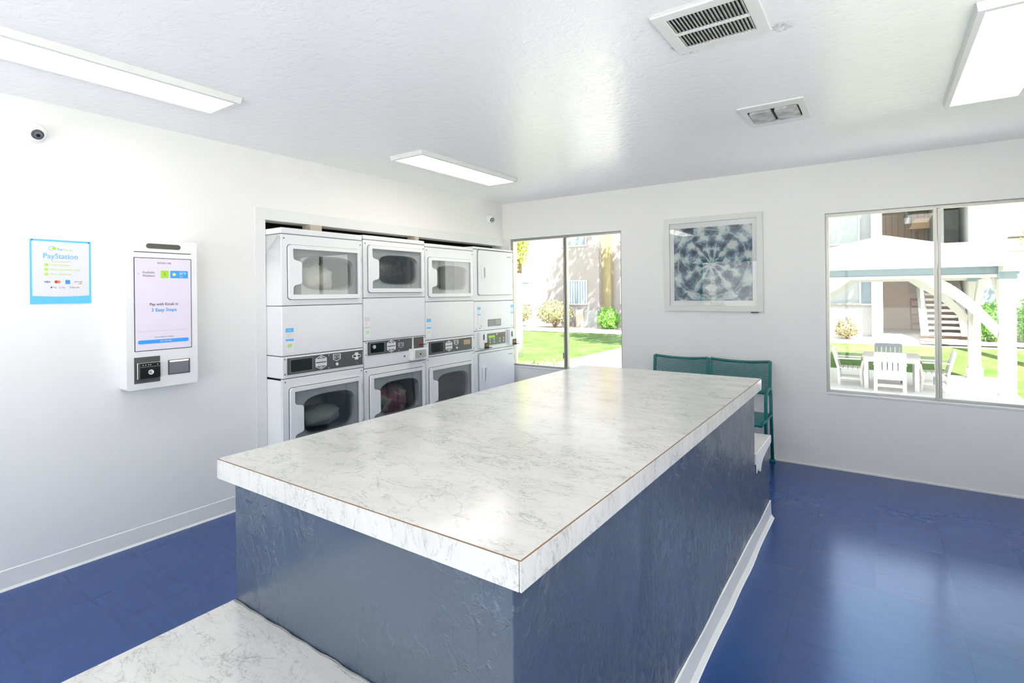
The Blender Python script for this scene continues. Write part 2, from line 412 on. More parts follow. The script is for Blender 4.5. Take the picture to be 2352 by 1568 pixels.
# back wall with two windows
W1 = (-3.446, -2.098, .605, 2.036); W2 = (-.360, 1.0, .605, 2.040)
b = MB(); b.plate([[(XL, 0), (XR+.1, 0), (XR+.1, H), (XL, H)], [(W1[0], W1[2]), (W1[1], W1[2]), (W1[1], W1[3]), (W1[0], W1[3])], [(W2[0], W2[2]), (W2[1], W2[2]), (W2[1], W2[3]), (W2[0], W2[3])]], 'y', YB, YB+.15)
struct(b.build('wall_back', M_wall))
RW = (-1.3, 1.9, .60, 2.04)
b = MB(); b.plate([[(YF, 0), (YB, 0), (YB, H), (YF, H)], [(RW[0], RW[2]), (RW[1], RW[2]), (RW[1], RW[3]), (RW[0], RW[3])]], 'x', XR, XR+.1)
struct(b.build('wall_right', M_wall))
b = MB(); b.plate([[(RW[0], RW[2]), (RW[1], RW[2]), (RW[1], RW[3]), (RW[0], RW[3])], [(RW[0]+.03, RW[2]+.03), (RW[1]-.03, RW[2]+.03), (RW[1]-.03, RW[3]-.03), (RW[0]+.03, RW[3]-.03)]], 'x', XR+.04, XR+.08)
wr = struct(b.build('fill_window_4', M_alu)); MB().box(XR+.058, XR+.062, RW[0]+.03, RW[1]-.03, RW[2]+.03, RW[3]-.03).build('pane', M_glass, wr)  # unseen side window, added to light the left wall
for y_ in (.3,): MB().box(XR+.04, XR+.08, y_-.02, y_+.02, RW[2], RW[3]).build('mullion', M_alu, wr)
# front wall (behind camera): glazed storefront
F = (-3.2, .9, .0, 2.10)
b = MB(); b.plate([[(XL-.12, 0), (F[0], 0), (F[0], F[3]), (F[1], F[3]), (F[1], 0), (XR+.1, 0), (XR+.1, H), (XL-.12, H)]], 'y', YF-.12, YF)
struct(b.build('wall_front', M_wall))
b = MB()
for x in (F[0], -1.9, -.55, F[1]-.05): b.box(x, x+.05, YF-.09, YF-.03, 0, F[3])
b.box(F[0], F[1], YF-.09, YF-.03, 2.03, F[3]); b.box(F[0], F[1], YF-.09, YF-.03, 0, .12)
wf = struct(b.build('window_3', M_tealf))
MB().box(F[0], F[1], YF-.063, YF-.058, .1, 2.05).build('pane', M_glass, wf)
# windows
def window(nm, Wn, mull):
    x0, x1, z0, z1 = Wn; y = YB+.035
    b = MB(); t = .024
    b.plate([[(x0, z0), (x1, z0), (x1, z1), (x0, z1)], [(x0+t, z0+t), (x1-t, z0+t), (x1-t, z1-t), (x0+t, z1-t)]], 'y', y, y+.05)
    o = struct(b.build(nm, M_alu, bev=.002))
    MB().box(mull-.018, mull, y-.004, y+.045, z0+.01, z1-.01).box(mull+.004, mull+.022, y+.004, y+.05, z0+.01, z1-.01).build('mullion', M_alu, o, bev=.002)
    MB().box(x0+t, mull-.01, y+.022, y+.026, z0+t, z1-t).build('pane', M_glass, o)
    MB().box(mull+.01, x1-t, y+.034, y+.038, z0+t, z1-t).build('pane', M_glass, o)
    MB().box(mull-.03, mull-.022, y-.006, y+.01, z0+.12, z0+.18).build('latch', M_alu, o)
    s_ = MB().box(x0, x1, YB-.004, y, z0-.012, z0+.004).build('sill', M_trimw, o, bev=.002)
    return o
window('window_1', W1, -2.755); window('window_2', W2, .345)
# closet casing
b = MB(); b.box(XL, XL+.016, OY0-.075, OY0, 0, OZ); struct(b.build('trim_1', M_trimw, bev=.002))
b = MB(); b.box(XL, XL+.018, OY0-.075, YB, OZ, OZ+.08); struct(b.build('trim_2', M_trimw, bev=.002))
b = MB(); b.box(XL, XL+.016, OY1, YB-.001, 0, OZ-.0005); struct(b.build('trim_3', M_trimw, bev=.002))
def cove(name, pts_y0, pts_y1, x, sgn, h=.10):
    prof = [(0, 0), (.014, 0), (.006, .012), (.004, h-.004), (0, h)]
    b = MB()
    L = [[b.bm.verts.new((x+sgn*p, yy, z)) for p, z in prof] for yy in (pts_y0, pts_y1)]
    for i in range(len(prof)-1): b.bm.faces.new([L[0][i], L[0][i+1], L[1][i+1], L[1][i]])
    b.bm.faces.new(L[0]); b.bm.faces.new(L[1])
    return b.build(name, M_base)
struct(cove('baseboard_left', YF, OY0-.075, XL, 1))
b = MB(); b.box(-.9, XR, YB-.006, YB, 0, .012); struct(b.build('baseboard_back', M_base))

# ------------------------------------------------------------------ folding island (counter + benches)
isl = thing('folding_counter', 'long marble laminate folding counter on a slate blue textured base with low end benches', 'counter', (-1.1, 2.0, 0))
def I(o):
    o.parent = isl; o.matrix_parent_inverse = Matrix.Translation((1.1, -2.0, 0)); return o
cx0, cx1, cy0, cy1 = -1.670, -.551, .813, 3.242
b = MB(); b.box(cx0+.0042, cx1-.0042, cy0+.0042, cy1-.0042, .874, .9343); b.box(cx0+.0012, cx1-.0012, cy0+.0012, cy1-.0012, .9332, .9343); I(b.build('countertop_core', M_brown))['label'] = 'brown board edge showing at the laminate seam'
b = MB(); b.box(cx0+.0030, cx1-.0030, cy0+.0030, cy1-.0030, .9343, .9358); I(b.build('countertop', M_marble))
for q_ in ((cx0+.001, cx1-.0055, cy0, cy0+.004), (cx1-.004, cx1, cy0+.001, cy1-.005), (cx0, cx0+.004, cy0+.005, cy1-.005), (cx0+.005, cx1-.001, cy1-.004, cy1)):
    I(MB().box(*q_, .8755, .933).build('edge_band', M_marble_v))

bx0, bx1, by0, by1 = -1.605, -.583, .833, 3.20
b = MB()
b.box(bx0, bx1, by0, by1, 0, .874); I(b.build('tall_base', M_blue, bev=.004))
b = MB(); b.box(bx0, bx1, by1-.01, 3.66, 0, .456); I(b.build('low_base', M_blue, bev=.004))
b = MB(); b.box(bx0, bx1, .30, by0+.01, 0, .456); I(b.build('low_base', M_blue, bev=.004))
b = MB(); b.box(bx0-.008, bx1+.006, .26, by0-.002, .457, .515); I(b.build('bench_top', M_marble, bev=.002))
b = MB(); b.box(bx0-.008, bx1+.004, by1+.002, 3.685, .457, .515); I(b.build('bench_top', M_marble, bev=.002))
# bench edge laminate, torn and peeling on the far bench
b = MB(); b.plate([[(3.203, .5145), (3.685, .5145), (3.685, .470), (3.60, .462), (3.50, .452), (3.42, .440), (3.37, .425), (3.345, .405), (3.33, .385), (3.31, .392), (3.30, .415), (3.285, .400), (3.27, .408), (3.26, .430), (3.235, .415), (3.215, .405), (3.21, .44)]], 'x', bx1+.004, bx1+.008)
I(b.build('peeling_edge_strip', M_white))['label'] = 'torn white laminate edge strip hanging off the bench'
# caulk line between near bench and base
b = MB(); pts = [(bx0+i*.03, by0-.004+.002*math.sin(i*1.7), .517+.001*math.sin(i*.9)) for i in range(35)]; b.tube(pts, .0022, 6)
I(b.build('caulk_line', mat('grey_caulk', (.25, .24, .23, 1), .7), smooth=True))
# wavy white cove base along the right side
b = MB(); prof = [(0, .108), (.004, .104), (.006, .02), (.020, .002), (.024, 0), (0, 0)]; rows = []
for i in range(40):
    y = .26+(3.672-.26)*i/39; wv_ = .004*math.sin(y*5.1)+.003*math.sin(y*11)
    rows.append([b.bm.verts.new((bx1+.001+p*(1+wv_*12)+max(0, wv_)*.6*(p > .003), y, max(0, z+(wv_*.9 if z > .05 else 0)))) for p, z in prof])
for a, c in zip(rows, rows[1:]):
    for i in range(len(prof)-1): b.bm.faces.new([a[i], a[i+1], c[i+1], c[i]])
b.bm.faces.new(rows[0]); b.bm.faces.new(rows[-1]); I(b.build('cove_strip', M_base))

# ------------------------------------------------------------------ laundry machines
XM = -3.337; MW = .686
def section(y0, y1, z0, z1, hole=None, depth=.70, ft=.02):
    b = MB(); g = .0018; z0 += g; z1 -= g
    if hole:
        b.plate([[(y0, z0), (y1, z0), (y1, z1), (y0, z1)], hole], 'x', -ft, 0)
        b.box(-depth, -ft, y0, y0+.012, z0, z1); b.box(-depth, -ft, y1-.012, y1, z0, z1)
        b.box(-depth, -ft, y0, y1, z0, z0+.012); b.box(-depth, -ft, y0, y1, z1-.012, z1); b.box(-depth, -depth+.012, y0, y1, z0, z1)
    else: b.box(-depth, 0, y0, y1, z0, z1)
    return b
def screws(par, pts, r=.0045):
    for y, z in pts: MB().cyl((0, y, z), r, .003, 'x', 10).build('screw', M_screw, par)
def drum_door(par, y0, y1, z0, z1, laundry=None, tip=None):
    """door with a dark window, cut around a white handle block on its left side, drum behind"""
    gy0, gy1, gz0, gz1 = y0+.032, y1-.026, z0+.033, z1-.028
    hz0, hz1 = gz0+.22*(gz1-gz0), gz1-.26*(gz1-gz0); hy = gy0+.068
    r = .018
    hole = [(gy1, gz0), (gy1, gz1), (gy0, gz1), (gy0, hz1+.028), (gy0+.004, hz1+.014), (gy0+.016, hz1+.005), (hy-r-.01, hz1), (hy-.008, hz1-.006), (hy, hz1-r),
            (hy, hz0+r), (hy-.008, hz0+.006), (hy-r-.01, hz0), (gy0+.016, hz0-.005), (gy0+.004, hz0-.014), (gy0, hz0-.028), (gy0, gz0)]
    d = MB().plate([rrect(y0, y1, z0, z1, .022), hole], 'x', .002, .020).build('door', M_app2, par, bev=.003)
    MB().plate([rrect(y0-.004, y1+.004, z0-.004, z1+.004, .026)], 'x', .0005, .002).plate([hole], 'x', .0005, .002) if False else None
    MB().plate([rrect(y0-.003, y1+.003, z0-.003, z1+.003, .024), rrect(y0+.006, y1-.006, z0+.006, z1-.006, .02)], 'x', .0004, .0025).build('door_gasket', M_seam, d)
    MB().plate([[(gy0-.006, gz0-.006), (gy1+.006, gz0-.006), (gy1+.006, gz1+.006), (gy0-.006, gz1+.006)]], 'x', .008, .011).build('door_window', M_dglass, d)
    cy, cz = (gy0+gy1)/2+.02, (gz0+gz1)/2-.005; hw, hh = .215, (gz1-gz0)*.375
    mouth = []
    for i in range(40):
        a = 2*PI*i/40; c, s_ = math.cos(a), math.sin(a); e = .42
        mouth.append((cy+hw*(abs(c)**.62)*(1 if c > 0 else -1), cz+hh*(abs(s_)**e)*(1 if s_ > 0 else -1)))
    MB().plate([[(gy0-.01, gz0-.01), (gy1+.01, gz0-.01), (gy1+.01, gz1+.01), (gy0-.01, gz1+.01)], mouth], 'x', -.012, -.004).build('baffle', M_baffle, d)
    # lip ring and drum tub
    b = MB(); A = []; 
    for x, f in ((-.004, 1.0), (.003, 1.03), (-.010, .96), (-.05, .97), (-.06, 1.18), (-.42, 1.18)):
        A.append([b.bm.verts.new((x, cy+(p[0]-cy)*f, cz+(p[1]-cz)*f)) for p in mouth])
    for u_, v_ in zip(A[1:], A[2:]):
        for i in range(40): b.bm.faces.new([u_[i], u_[(i+1) % 40], v_[(i+1) % 40], v_[i]])
    b.bm.faces.new(A[-1]); b.build('drum', M_drum, par, smooth=True)
    for zz in (gz1-.05, gz0+.05): MB().box(.0, .017, y1+.001, y1+.008, zz-.022, zz+.022).build('hinge', M_chrome, d)
    if laundry:
        b = MB(); b.ell((-.16, cy+laundry[1], cz-hh*.35), .11, laundry[2], hh*laundry[3], 14, noise=.16); b.build('laundry', laundry[0], par, smooth=True)
    return d
def solid_door(par, y0, y1, z0, z1, hz0, hz1):
    d = MB().plate([rrect(y0, y1, z0, z1, .02)], 'x', .002, .016).build('door', M_app, par, bev=.003)
    MB().plate([rrect(y0-.003, y1+.003, z0-.003, z1+.003, .022), rrect(y0+.006, y1-.006, z0+.006, z1-.006, .02)], 'x', .0004, .003).build('door_gasket', M_seam, d)
    h_ = MB().plate([rrect(y0+.05, y0+.105, hz0, hz1, .008), rrect(y0+.068, y0+.098, hz0+.012, hz1-.012, .006)], 'x', .016, .028).build('door_handle', M_app2, d, bev=.002)
    MB().plate([rrect(y0+.068, y0+.098, hz0+.012, hz1-.012, .006)], 'x', .0162, .0172).build('handle_recess_shade', mat('recess_shade_grey', (.55, .55, .56, 1), .5), h_)  # flat grey plate, its colour stands for shade inside the handle
    MB().plate([[(y1-.11, z1-.055), (y1-.03, z1-.055), (y1-.03, z1-.045), (y1-.11, z1-.045)]], 'x', .016, .0165).build('maker_mark', mat('teal_grey_print', (.25, .42, .45, 1), .5), d)
    for zz in (z1-.09, z0+.09): MB().box(.0, .015, y1+.001, y1+.006, zz-.02, zz+.02).build('hinge', M_seam, d)
def sticker(par, y0, y1, z0, z1, num, pale=False, half=False):
    s_ = MB().plate([[(y0, z0), (y1, z0), (y1, z1), (y0, z1)]], 'x', .0005, .0012).build('sticker', M_white, par)
    H_ = z1-z0; bl = mat('pale_pink_print', (.72, .66, .70, 1), .5) if pale else M_sblue
    MB().plate([[(y0, z1-.17*H_), (y1, z1-.17*H_), (y1, z1), (y0, z1)]], 'x', .0013, .0018).build('printed_band', bl, s_)
    MB().plate([[(y0, z1-.52*H_), (y1, z1-.52*H_), (y1, z1-.44*H_), (y0, z1-.44*H_)]], 'x', .0013, .0018).build('printed_band', bl, s_)
    b = MB()
    for i in range(3): b.plate([[(y0+.01, z1-(.24+.06*i)*H_), (y1-.012-.004*i, z1-(.24+.06*i)*H_), (y1-.012-.004*i, z1-(.227+.06*i)*H_), (y0+.01, z1-(.227+.06*i)*H_)]], 'x', .0013, .0017)
    b.build('printed_lines', mat('pale_orange_print', (.8, .55, .35, 1), .5), s_)
    if num: text('lettering', num, .034, M_lime, s_, .0016, (y0+y1)/2, z0+.28*H_, bold=.0008)
    text('lettering', 'PAY', .012, M_white, s_, .0019, (y0+y1)/2, z1-.09*H_)
    return s_
def hexbadge(par, cy, cz, w_, h_, mt=M_white):
    t = .0035
    def hx(s): return [(cy-w_*s, cz-h_*.55*s), (cy, cz-h_*s), (cy+w_*s, cz-h_*.55*s), (cy+w_*s, cz+h_*.55*s), (cy, cz+h_*s), (cy-w_*s, cz+h_*.55*s)]
    b = MB(); b.plate([hx(1), hx(.90)], 'x', .0065, .0072)
    b.plate([[(cy-w_*.92, cz+.004), (cy+w_*.92, cz+.004), (cy+w_*.92, cz+h_*.5), (cy-w_*.92, cz+h_*.5)]], 'x', .0065, .0072)
    b.plate([[(cy-w_*.92, cz-h_*.5), (cy+w_*.92, cz-h_*.5), (cy+w_*.92, cz-.004), (cy-w_*.92, cz-.004)]], 'x', .0065, .0072)
    b.plate([[(cy-w_*.4, cz+h_*.60), (cy+w_*.4, cz+h_*.60), (cy, cz+h_*.80)]], 'x', .0065, .0072)
    b.plate([[(cy-w_*.4, cz-h_*.60), (cy, cz-h_*.80), (cy+w_*.4, cz-h_*.60)]], 'x', .0065, .0072)
    o = b.build('price_badge', mt, par)
    for s_ in (1, -1):
        b = MB()
        for i in range(4): b.plate([[(cy-w_*.62+i*w_*.34, cz+s_*h_*.28-.0035), (cy-w_*.62+i*w_*.34+w_*.2, cz+s_*h_*.28-.0035), (cy-w_*.62+i*w_*.34+w_*.2, cz+s_*h_*.28+.0035), (cy-w_*.62+i*w_*.34, cz+s_*h_*.28+.0035)]], 'x', .0073, .0077)
        b.build('badge_print', mat('light_grey_print', (.6, .6, .6, 1), .5), o)
def shield(par, cy, cz, w_, h_, mt):
    def sh(s): return [(cy-w_*s, cz+h_*s), (cy+w_*s, cz+h_*s), (cy+w_*s, cz-h_*.45*s), (cy, cz-h_*s), (cy-w_*s, cz-h_*.45*s)]
    b = MB(); b.plate([sh(1), sh(.82)], 'x', .0065, .0072)
    b.plate([[(cy-w_*.62, cz-h_*.15), (cy+w_*.62, cz-h_*.15), (cy+w_*.62, cz+h_*.5), (cy-w_*.62, cz+h_*.5)], [(cy-w_*.5, cz-h_*.05), (cy+w_*.5, cz-h_*.05), (cy+w_*.5, cz+h_*.4), (cy-w_*.5, cz+h_*.4)]], 'x', .0065, .0072)
    b.build('shield_emblem', mt, par)
def stack(label, y, dz, top, coin=None, num='09', pale=False, laun=(None, None), btn=True):
    t = thing('stacked_laundry_machine', label, 'washer and dryer', (XM, y, 0), 0, 'stacked machines in the closet')
    zt = 1.852+dz*.3; zd = 1.358+dz; zc = 1.012+dz*1.05; zb = .858+(dz*-.4)
    if coin == 'box': zb = .842
    W_ = MW
    D1 = (.045, .655, 1.402+dz, 1.779+dz); D2 = (.048, .655, .36, .792-(.005 if dz else 0))
    if coin == 'plate': D1 = (.035, .645, 1.399, 1.761); D2 = (.035, .645, .34, .765)
    def hole(D): return [(D[0]+.02, D[2]+.02), (D[1]-.016, D[2]+.02), (D[1]-.016, D[3]-.016), (D[0]+.02, D[3]-.016)]
    section(0, W_, zt, top).build('top_cap', M_app, t, bev=.006)
    section(0, W_, zd, zt, hole(D1)).build('dryer_front_panel', M_app, t, bev=.004)
    section(0, W_, zc, zd).build('middle_panel', M_app, t, bev=.006)
    section(0, W_, zb, zc).build('control_housing', M_app, t, bev=.006)
    section(0, W_, 0, zb, hole(D2)).build('lower_front_panel', M_app, t, bev=.004)
    for z_ in (zb, zc, zd, zt): MB().box(-.69, -.006, .004, W_-.004, z_-.004, z_+.004).build('seam', M_seam, t)
    drum_door(t, *D1, laundry=laun[0]); drum_door(t, *D2, laundry=laun[1])
    # control panel
    c0, c1 = zc-.127, zc-.014
    if coin == 'box': c0, c1 = zc-.112, zc-.006
    if coin == 'plate': c0, c1 = .880, .997
    ye = .675 if coin is None else (.515 if coin == 'box' else .64)
    p = MB().box(.0, .006, .035, ye, c0, c1).build('control_panel', M_ctrl, t, bev=.0015)
    h_ = c1-c0; m_ = (c0+c1)/2
    MB().plate([rrect(.058, .225 if coin != 'box' else .20, c0+.016, c1-.014, .008)], 'x', .0062, .0075).build('display', M_lcd, p)
    MB().plate([rrect(.050, .232 if coin != 'box' else .208, c0+.010, c1-.008, .008), rrect(.058, .225 if coin != 'box' else .20, c0+.016, c1-.014, .008)], 'x', .0058, .0085).build('display_bezel', mat('grey_bezel', (.16, .16, .16, 1), .35), p)
    hexbadge(p, .300 if coin != 'box' else .278, m_+.002, .047, .052)
    if coin is None:
        shield(p, .435, m_+.022, .034, .027, M_white)
        MB().cyl((.006, .435, m_-.026), .011, .006, 'x', 18).build('start_button', M_white, p)
        b = MB(); b.plate([rrect(.575, .655, m_+.004, m_+.026, .006)], 'x', .0065, .009); b.plate([rrect(.598, .632, m_-.012, m_+.042, .006)], 'x', .0065, .0085)
        s_ = b.build('card_slot', M_white, p)
        for a_ in (.582, .624): MB().box(.009, .0098, a_, a_+.026, m_+.009, m_+.021).build('slot_opening', M_black, s_)
        MB().cyl((.006, .625, m_-.04), .003, .002, 'x', 10).build('indicator_light', M_lime, p)
    elif coin == 'box':
        shield(p, .385, m_, .030, .022, mat('pale_blue_print', (.5, .65, .68, 1), .5))
        MB().box(0, .007, .525, .532, c0, c1+.004).build('divider', M_white, t)
        c = MB().box(0, .006, .538, .655, c0+.012, c1).build('coin_plate', M_ctrl, t)
        MB().cyl((.006, .09, m_+.012), .016, .012, 'x', 16).build('knob', M_chrome, p)
        b = MB(); [b.cyl((.006, .60+.016*(i % 3), m_-.006+.02*(i//3)), .006, .002, 'x', 10) for i in range(5)]; b.build('coin_marks', M_red, c)
        MB().box(.006, .03, .60, .665, m_-.016, m_-.011).build('coin_slide', M_black, c)
        cb = MB().box(0, .055, .475, .668, c0-.085, c0+.012).build('coin_box', M_app2, t, bev=.006)
        f_ = MB().box(.055, .0565, .505, .635, c0-.070, c0-.002).build('coin_box_door', M_chrome, cb)
        MB().cyl((.0566, .565, c0-.036), .007, .002, 'x', 12).build('lock', M_black, f_)
        MB().cyl((0, .43, c0-.045), .007, .004, 'x', 10).build('lock', M_screw, t)
    else:
        shield(p, .405, m_+.024, .032, .024, M_white)
        MB().cyl((.006, .410, m_-.026), .010, .006, 'x', 18).build('start_button', M_white, p)
        MB().plate([rrect(.515, .615, m_-.006, m_+.040, .004)], 'x', .0062, .0075).build('coin_label', mat('copper_label', (.48, .33, .22, 1), .4), p)
    for z_ in (c1-.010, c0+.010): MB().cyl((.006, .365, z_), .0035, .002, 'x', 10).build('panel_screw', M_white, p)
    screws(t, [(.018, c1-.005), (.018, c0+.005), (W_-.01, c1-.005), (W_-.01, c0+.005), (.02, zb-.022), (W_-.02, zb-.022), (W_-.02, zt-.035), (.02, zt-.03)])
    if coin == 'box': sticker(t, .006, .062, zc+.025, zc+.19, num, True)
    elif coin == 'plate': sticker(t, .010, .066, 1.035, 1.205, num)
    else: sticker(t, .026, .086, 1.035, 1.205, num)
    return t
M_cream = mat('cream_towels', (.62, .60, .52, 1), .9); M_mixed = mat('mixed_clothes', (.2, .16, .14, 1), .9); k = N(M_mixed)
k.color(k.ramp(k.noise(k.co(), 9, 2), (.3, (.05, .12, .09, 1)), (.45, (.40, .42, .36, 1)), (.55, (.30, .10, .10, 1)), (.7, (.08, .10, .12, 1))))
stack('first stacked washer and dryer from the left, sticker 09, pale towels in its upper drum', 2.062, 0, 1.897, None, '09', laun=((M_cream, -.02, .15, 1.0), (mat('grey_linen', (.36, .38, .36, 1), .9), .0, .19, .55)))
stack('second stacked washer and dryer, with a grey locked coin box jutting below its controls', 2.756, .044, 1.903, 'box', '10', laun=(None, (M_mixed, .0, .20, 1.0)))
stack('third stacked washer and dryer, with a copper label on its control panel, sticker 11', 3.447, 0, 1.886, 'plate', '11', laun=(None, None))
# fourth: older stack with solid doors
t = thing('stacked_laundry_machine', 'older stacked washer and dryer with solid white doors, next to the corner window', 'washer and dryer', (XM, 4.134, 0), 0, 'stacked machines in the closet')
W_ = .695
section(0, W_, 1.875, 1.903).build('top_cap', M_app, t, bev=.006)
section(0, W_, 1.349, 1.875).build('dryer_front_panel', M_app, t, bev=.006)
section(0, W_, 1.047, 1.349).build('middle_panel', M_app, t, bev=.006)
section(0, W_, .845, 1.047).build('control_housing', M_app, t, bev=.006)
section(0, W_, 0, .845).build('lower_front_panel', M_app, t, bev=.006)
for z_ in (1.349, .845): MB().box(-.69, -.006, .004, W_-.004, z_-.005, z_+.005).build('seam', M_seam, t)
solid_door(t, .065, .665, 1.412, 1.868, 1.575, 1.705); solid_door(t, .065, .675, .20, .818, .52, .68)
p = MB().box(0, .006, .205, .53, .892, 1.012).build('control_panel', mat('olive_grey_panel', (.16, .16, .13, 1), .4), t, bev=.0015)
b = MB(); [b.cyl((.006, .25+.07*(i % 2)+.17*(i//4), .92+.03*((i//2) % 2)), .011, .003, 'x', 12) for i in range(8)]; b.build('buttons', mat('pale_green_print', (.45, .58, .50, 1), .5), p)
MB().plate([rrect(.225, .335, .965, .99, .004)], 'x', .0062, .007).build('display', M_lime, p); MB().plate([rrect(.39, .50, .965, .99, .004)], 'x', .0062, .007).build('display', mat('brown_label', (.25, .12, .06, 1), .5), p)
MB().cyl((.006, .368, .997), .009, .004, 'x', 14).build('start_button', M_white, p)
for yy in (.075, .575):
    c = MB().box(0, .03, yy, yy+.10, .87, 1.035).build('coin_meter', M_app2, t, bev=.004)
    MB().box(.03, .034, yy+.035, yy+.05, .955, 1.01).build('coin_slot', M_black, c)
    l_ = MB().box(.03, .036, yy+.055, yy+.12, .86, .925).build('price_label', M_black, c)
    b = MB(); [b.cyl((.036, yy+.067+.014*i, .893+.012*(i % 2)), .006, .001, 'x', 10) for i in range(4)]; b.build('label_print', M_orange, l_)
    MB().box(.03, .075, yy+.085, yy+.12, .872, .878).build('coin_slide', M_black, c)
n_ = MB().plate([[(.225, 1.085), (.455, 1.085), (.455, 1.158), (.225, 1.158)]], 'x', .0005, .0015).build('instruction_plate', mat('mid_grey_label', (.22, .22, .21, 1), .5), t)
b = MB()
for i in range(5): b.plate([[(.24, 1.093+i*.013), (.34, 1.093+i*.013), (.34, 1.096+i*.013), (.24, 1.096+i*.013)]], 'x', .0016, .002); b.plate([[(.355, 1.10+i*.011), (.44, 1.10+i*.011), (.44, 1.105+i*.011), (.355, 1.105+i*.011)]], 'x', .0016, .002)
b.build('plate_print', mat('light_grey_print', (.6, .6, .6, 1), .5), n_)
sticker(t, .055, .105, 1.13, 1.29, None); sticker(t, .645, .69, 1.12, 1.30, None)
screws(t, [(.03, 1.07), (.66, 1.07), (.115, 1.095), (.09, 1.075)])
# wood blocks wedged above the machines
for y_, w_ in ((2.40, .10), (3.49, .045)):
    tag(MB().box(-3.60, -3.50, y_, y_+w_, 1.905 if y_ < 3 else 1.889, 1.958).build('wood_block', mat('pale_wood', (.55, .47, .38, 1), .8)), 'pale wood block wedged above the %s machine' % ('first' if y_ < 3 else 'third'), 'block')

# ------------------------------------------------------------------ payment kiosk
kx = XL+.10
t = thing('payment_kiosk', 'white wall mounted payment kiosk with a tall lit touch screen', 'kiosk', (XL, 1.38, .905))
def K(o):
    o.matrix_parent_inverse = Matrix.Translation((-XL, -1.38, -.905)); return o
ky0, ky1, kz0, kz1 = 1.192, 1.566, .906, 1.757
K(MB().plate([rrect(ky0, ky1, kz0, kz1, .012)], 'x', XL+.0005, kx-.012).build('housing', M_app, t, bev=.003))
K(MB().plate([rrect(ky0, ky1, kz0, kz1, .016)], 'x', kx-.010, kx).build('front_panel', M_app2, t, bev=.004))
K(MB().plate([rrect(1.293, 1.474, 1.708, 1.737, .0144)], 'x', kx, kx+.002).build('camera_bar', M_gdark, t))
K(MB().plate([[(1.232, 1.684), (1.532, 1.684), (1.532, 1.688), (1.232, 1.688)]], 'x', kx, kx+.001).build('groove_line', M_black, t))
s_ = K(MB().plate([[(1.231, 1.122), (1.532, 1.122), (1.532, 1.655), (1.231, 1.655)]], 'x', kx, kx+.002).build('screen_bezel', M_black, t))
sc_ = MB().plate([[(1.2345, 1.1255), (1.5285, 1.1255), (1.5285, 1.6515), (1.2345, 1.6515)]], 'x', kx+.002, kx+.003).build('screen', M_screen, s_)
X3 = kx+.0034
text('lettering', 'KIOSK1195', .015, M_dark, sc_, X3, 1.385, 1.625)
text('lettering', 'Available', .0175, M_dark, sc_, X3, 1.272, 1.570, 'LEFT'); text('lettering', 'Washers', .0175, M_dark, sc_, X3, 1.272, 1.551, 'LEFT')
text('lettering', '<', .015, M_dark, sc_, X3, 1.252, 1.562)
MB().plate([rrect(1.366, 1.408, 1.539, 1.583, .004)], 'x', kx+.003, X3).build('count_tile', M_lime, sc_); text('lettering', '5', .028, mat('olive_text', (.25, .35, .08, 1), .5), sc_, X3+.0004, 1.387, 1.561)
MB().plate([rrect(1.416, 1.513, 1.539, 1.583, .004)], 'x', kx+.003, X3).build('weather_tile', M_scrblue, sc_); MB().cyl((X3, 1.437, 1.561), .009, .0006, 'x', 16).build('sun_icon', M_yel, sc_)
text('lettering', '55°F', .020, M_white, sc_, X3+.0004, 1.483, 1.566); text('lettering', 'Mesa', .009, M_white, sc_, X3+.0004, 1.477, 1.549)
text('lettering', 'Pay with Kiosk in', .0215, M_dark, sc_, X3, 1.382, 1.387, bold=.0003); text('lettering', '3 Easy Steps', .027, mat('text_mid_blue', srgb(90, 165, 225), .5), sc_, X3, 1.382, 1.354, bold=.0006)
MB().plate([[(1.245, 1.2335), (1.515, 1.2335), (1.515, 1.2345), (1.245, 1.2345)]], 'x', kx+.003, X3).build('screen_rule', M_grey, sc_)
text('lettering', 'Tap to choose a method', .010, M_dark, sc_, X3, 1.38, 1.198)
MB().plate([rrect(1.247, 1.514, 1.162, 1.184, .010)], 'x', kx+.003, X3).build('start_bar', M_scrblue, sc_); text('lettering', 'GET STARTED', .010, M_white, sc_, X3+.0004, 1.39, 1.173)
rp = K(MB().box(kx, kx+.003, 1.228, 1.358, .942, 1.089).build('reader_plate', mat('dark_grey_plate', (.10, .10, .095, 1), .35), t))
rb = MB().box(kx+.003, kx+.028, 1.243, 1.352, .968, 1.055).build('card_reader', M_black, rp, bev=.006)
MB().box(kx+.003, kx+.012, 1.240, 1.355, .965, 1.058).build('reader_rim', M_chrome, rb, bev=.002)
MB().box(kx+.028, kx+.0285, 1.25, 1.347, 1.034, 1.036).build('reader_line', M_chrome, rb)
MB().cyl((kx+.028, 1.302, 1.003), .014, .0006, 'x', 20).build('tap_symbol', M_white, rb)
text('lettering', 'C', .018, M_black, rb, kx+.029, 1.300, 1.003, bold=.0008)
b = MB(); [b.cyl((kx+.028, y_, 1.045), .002, .0006, 'x', 8) for y_ in (1.262, 1.275, 1.29, 1.30, 1.336)]; b.build('reader_lights', mat('pale_green_light', (.5, .9, .7, 1), .4, emit=(.4, 1, .7, 1), estr=.6), rb)
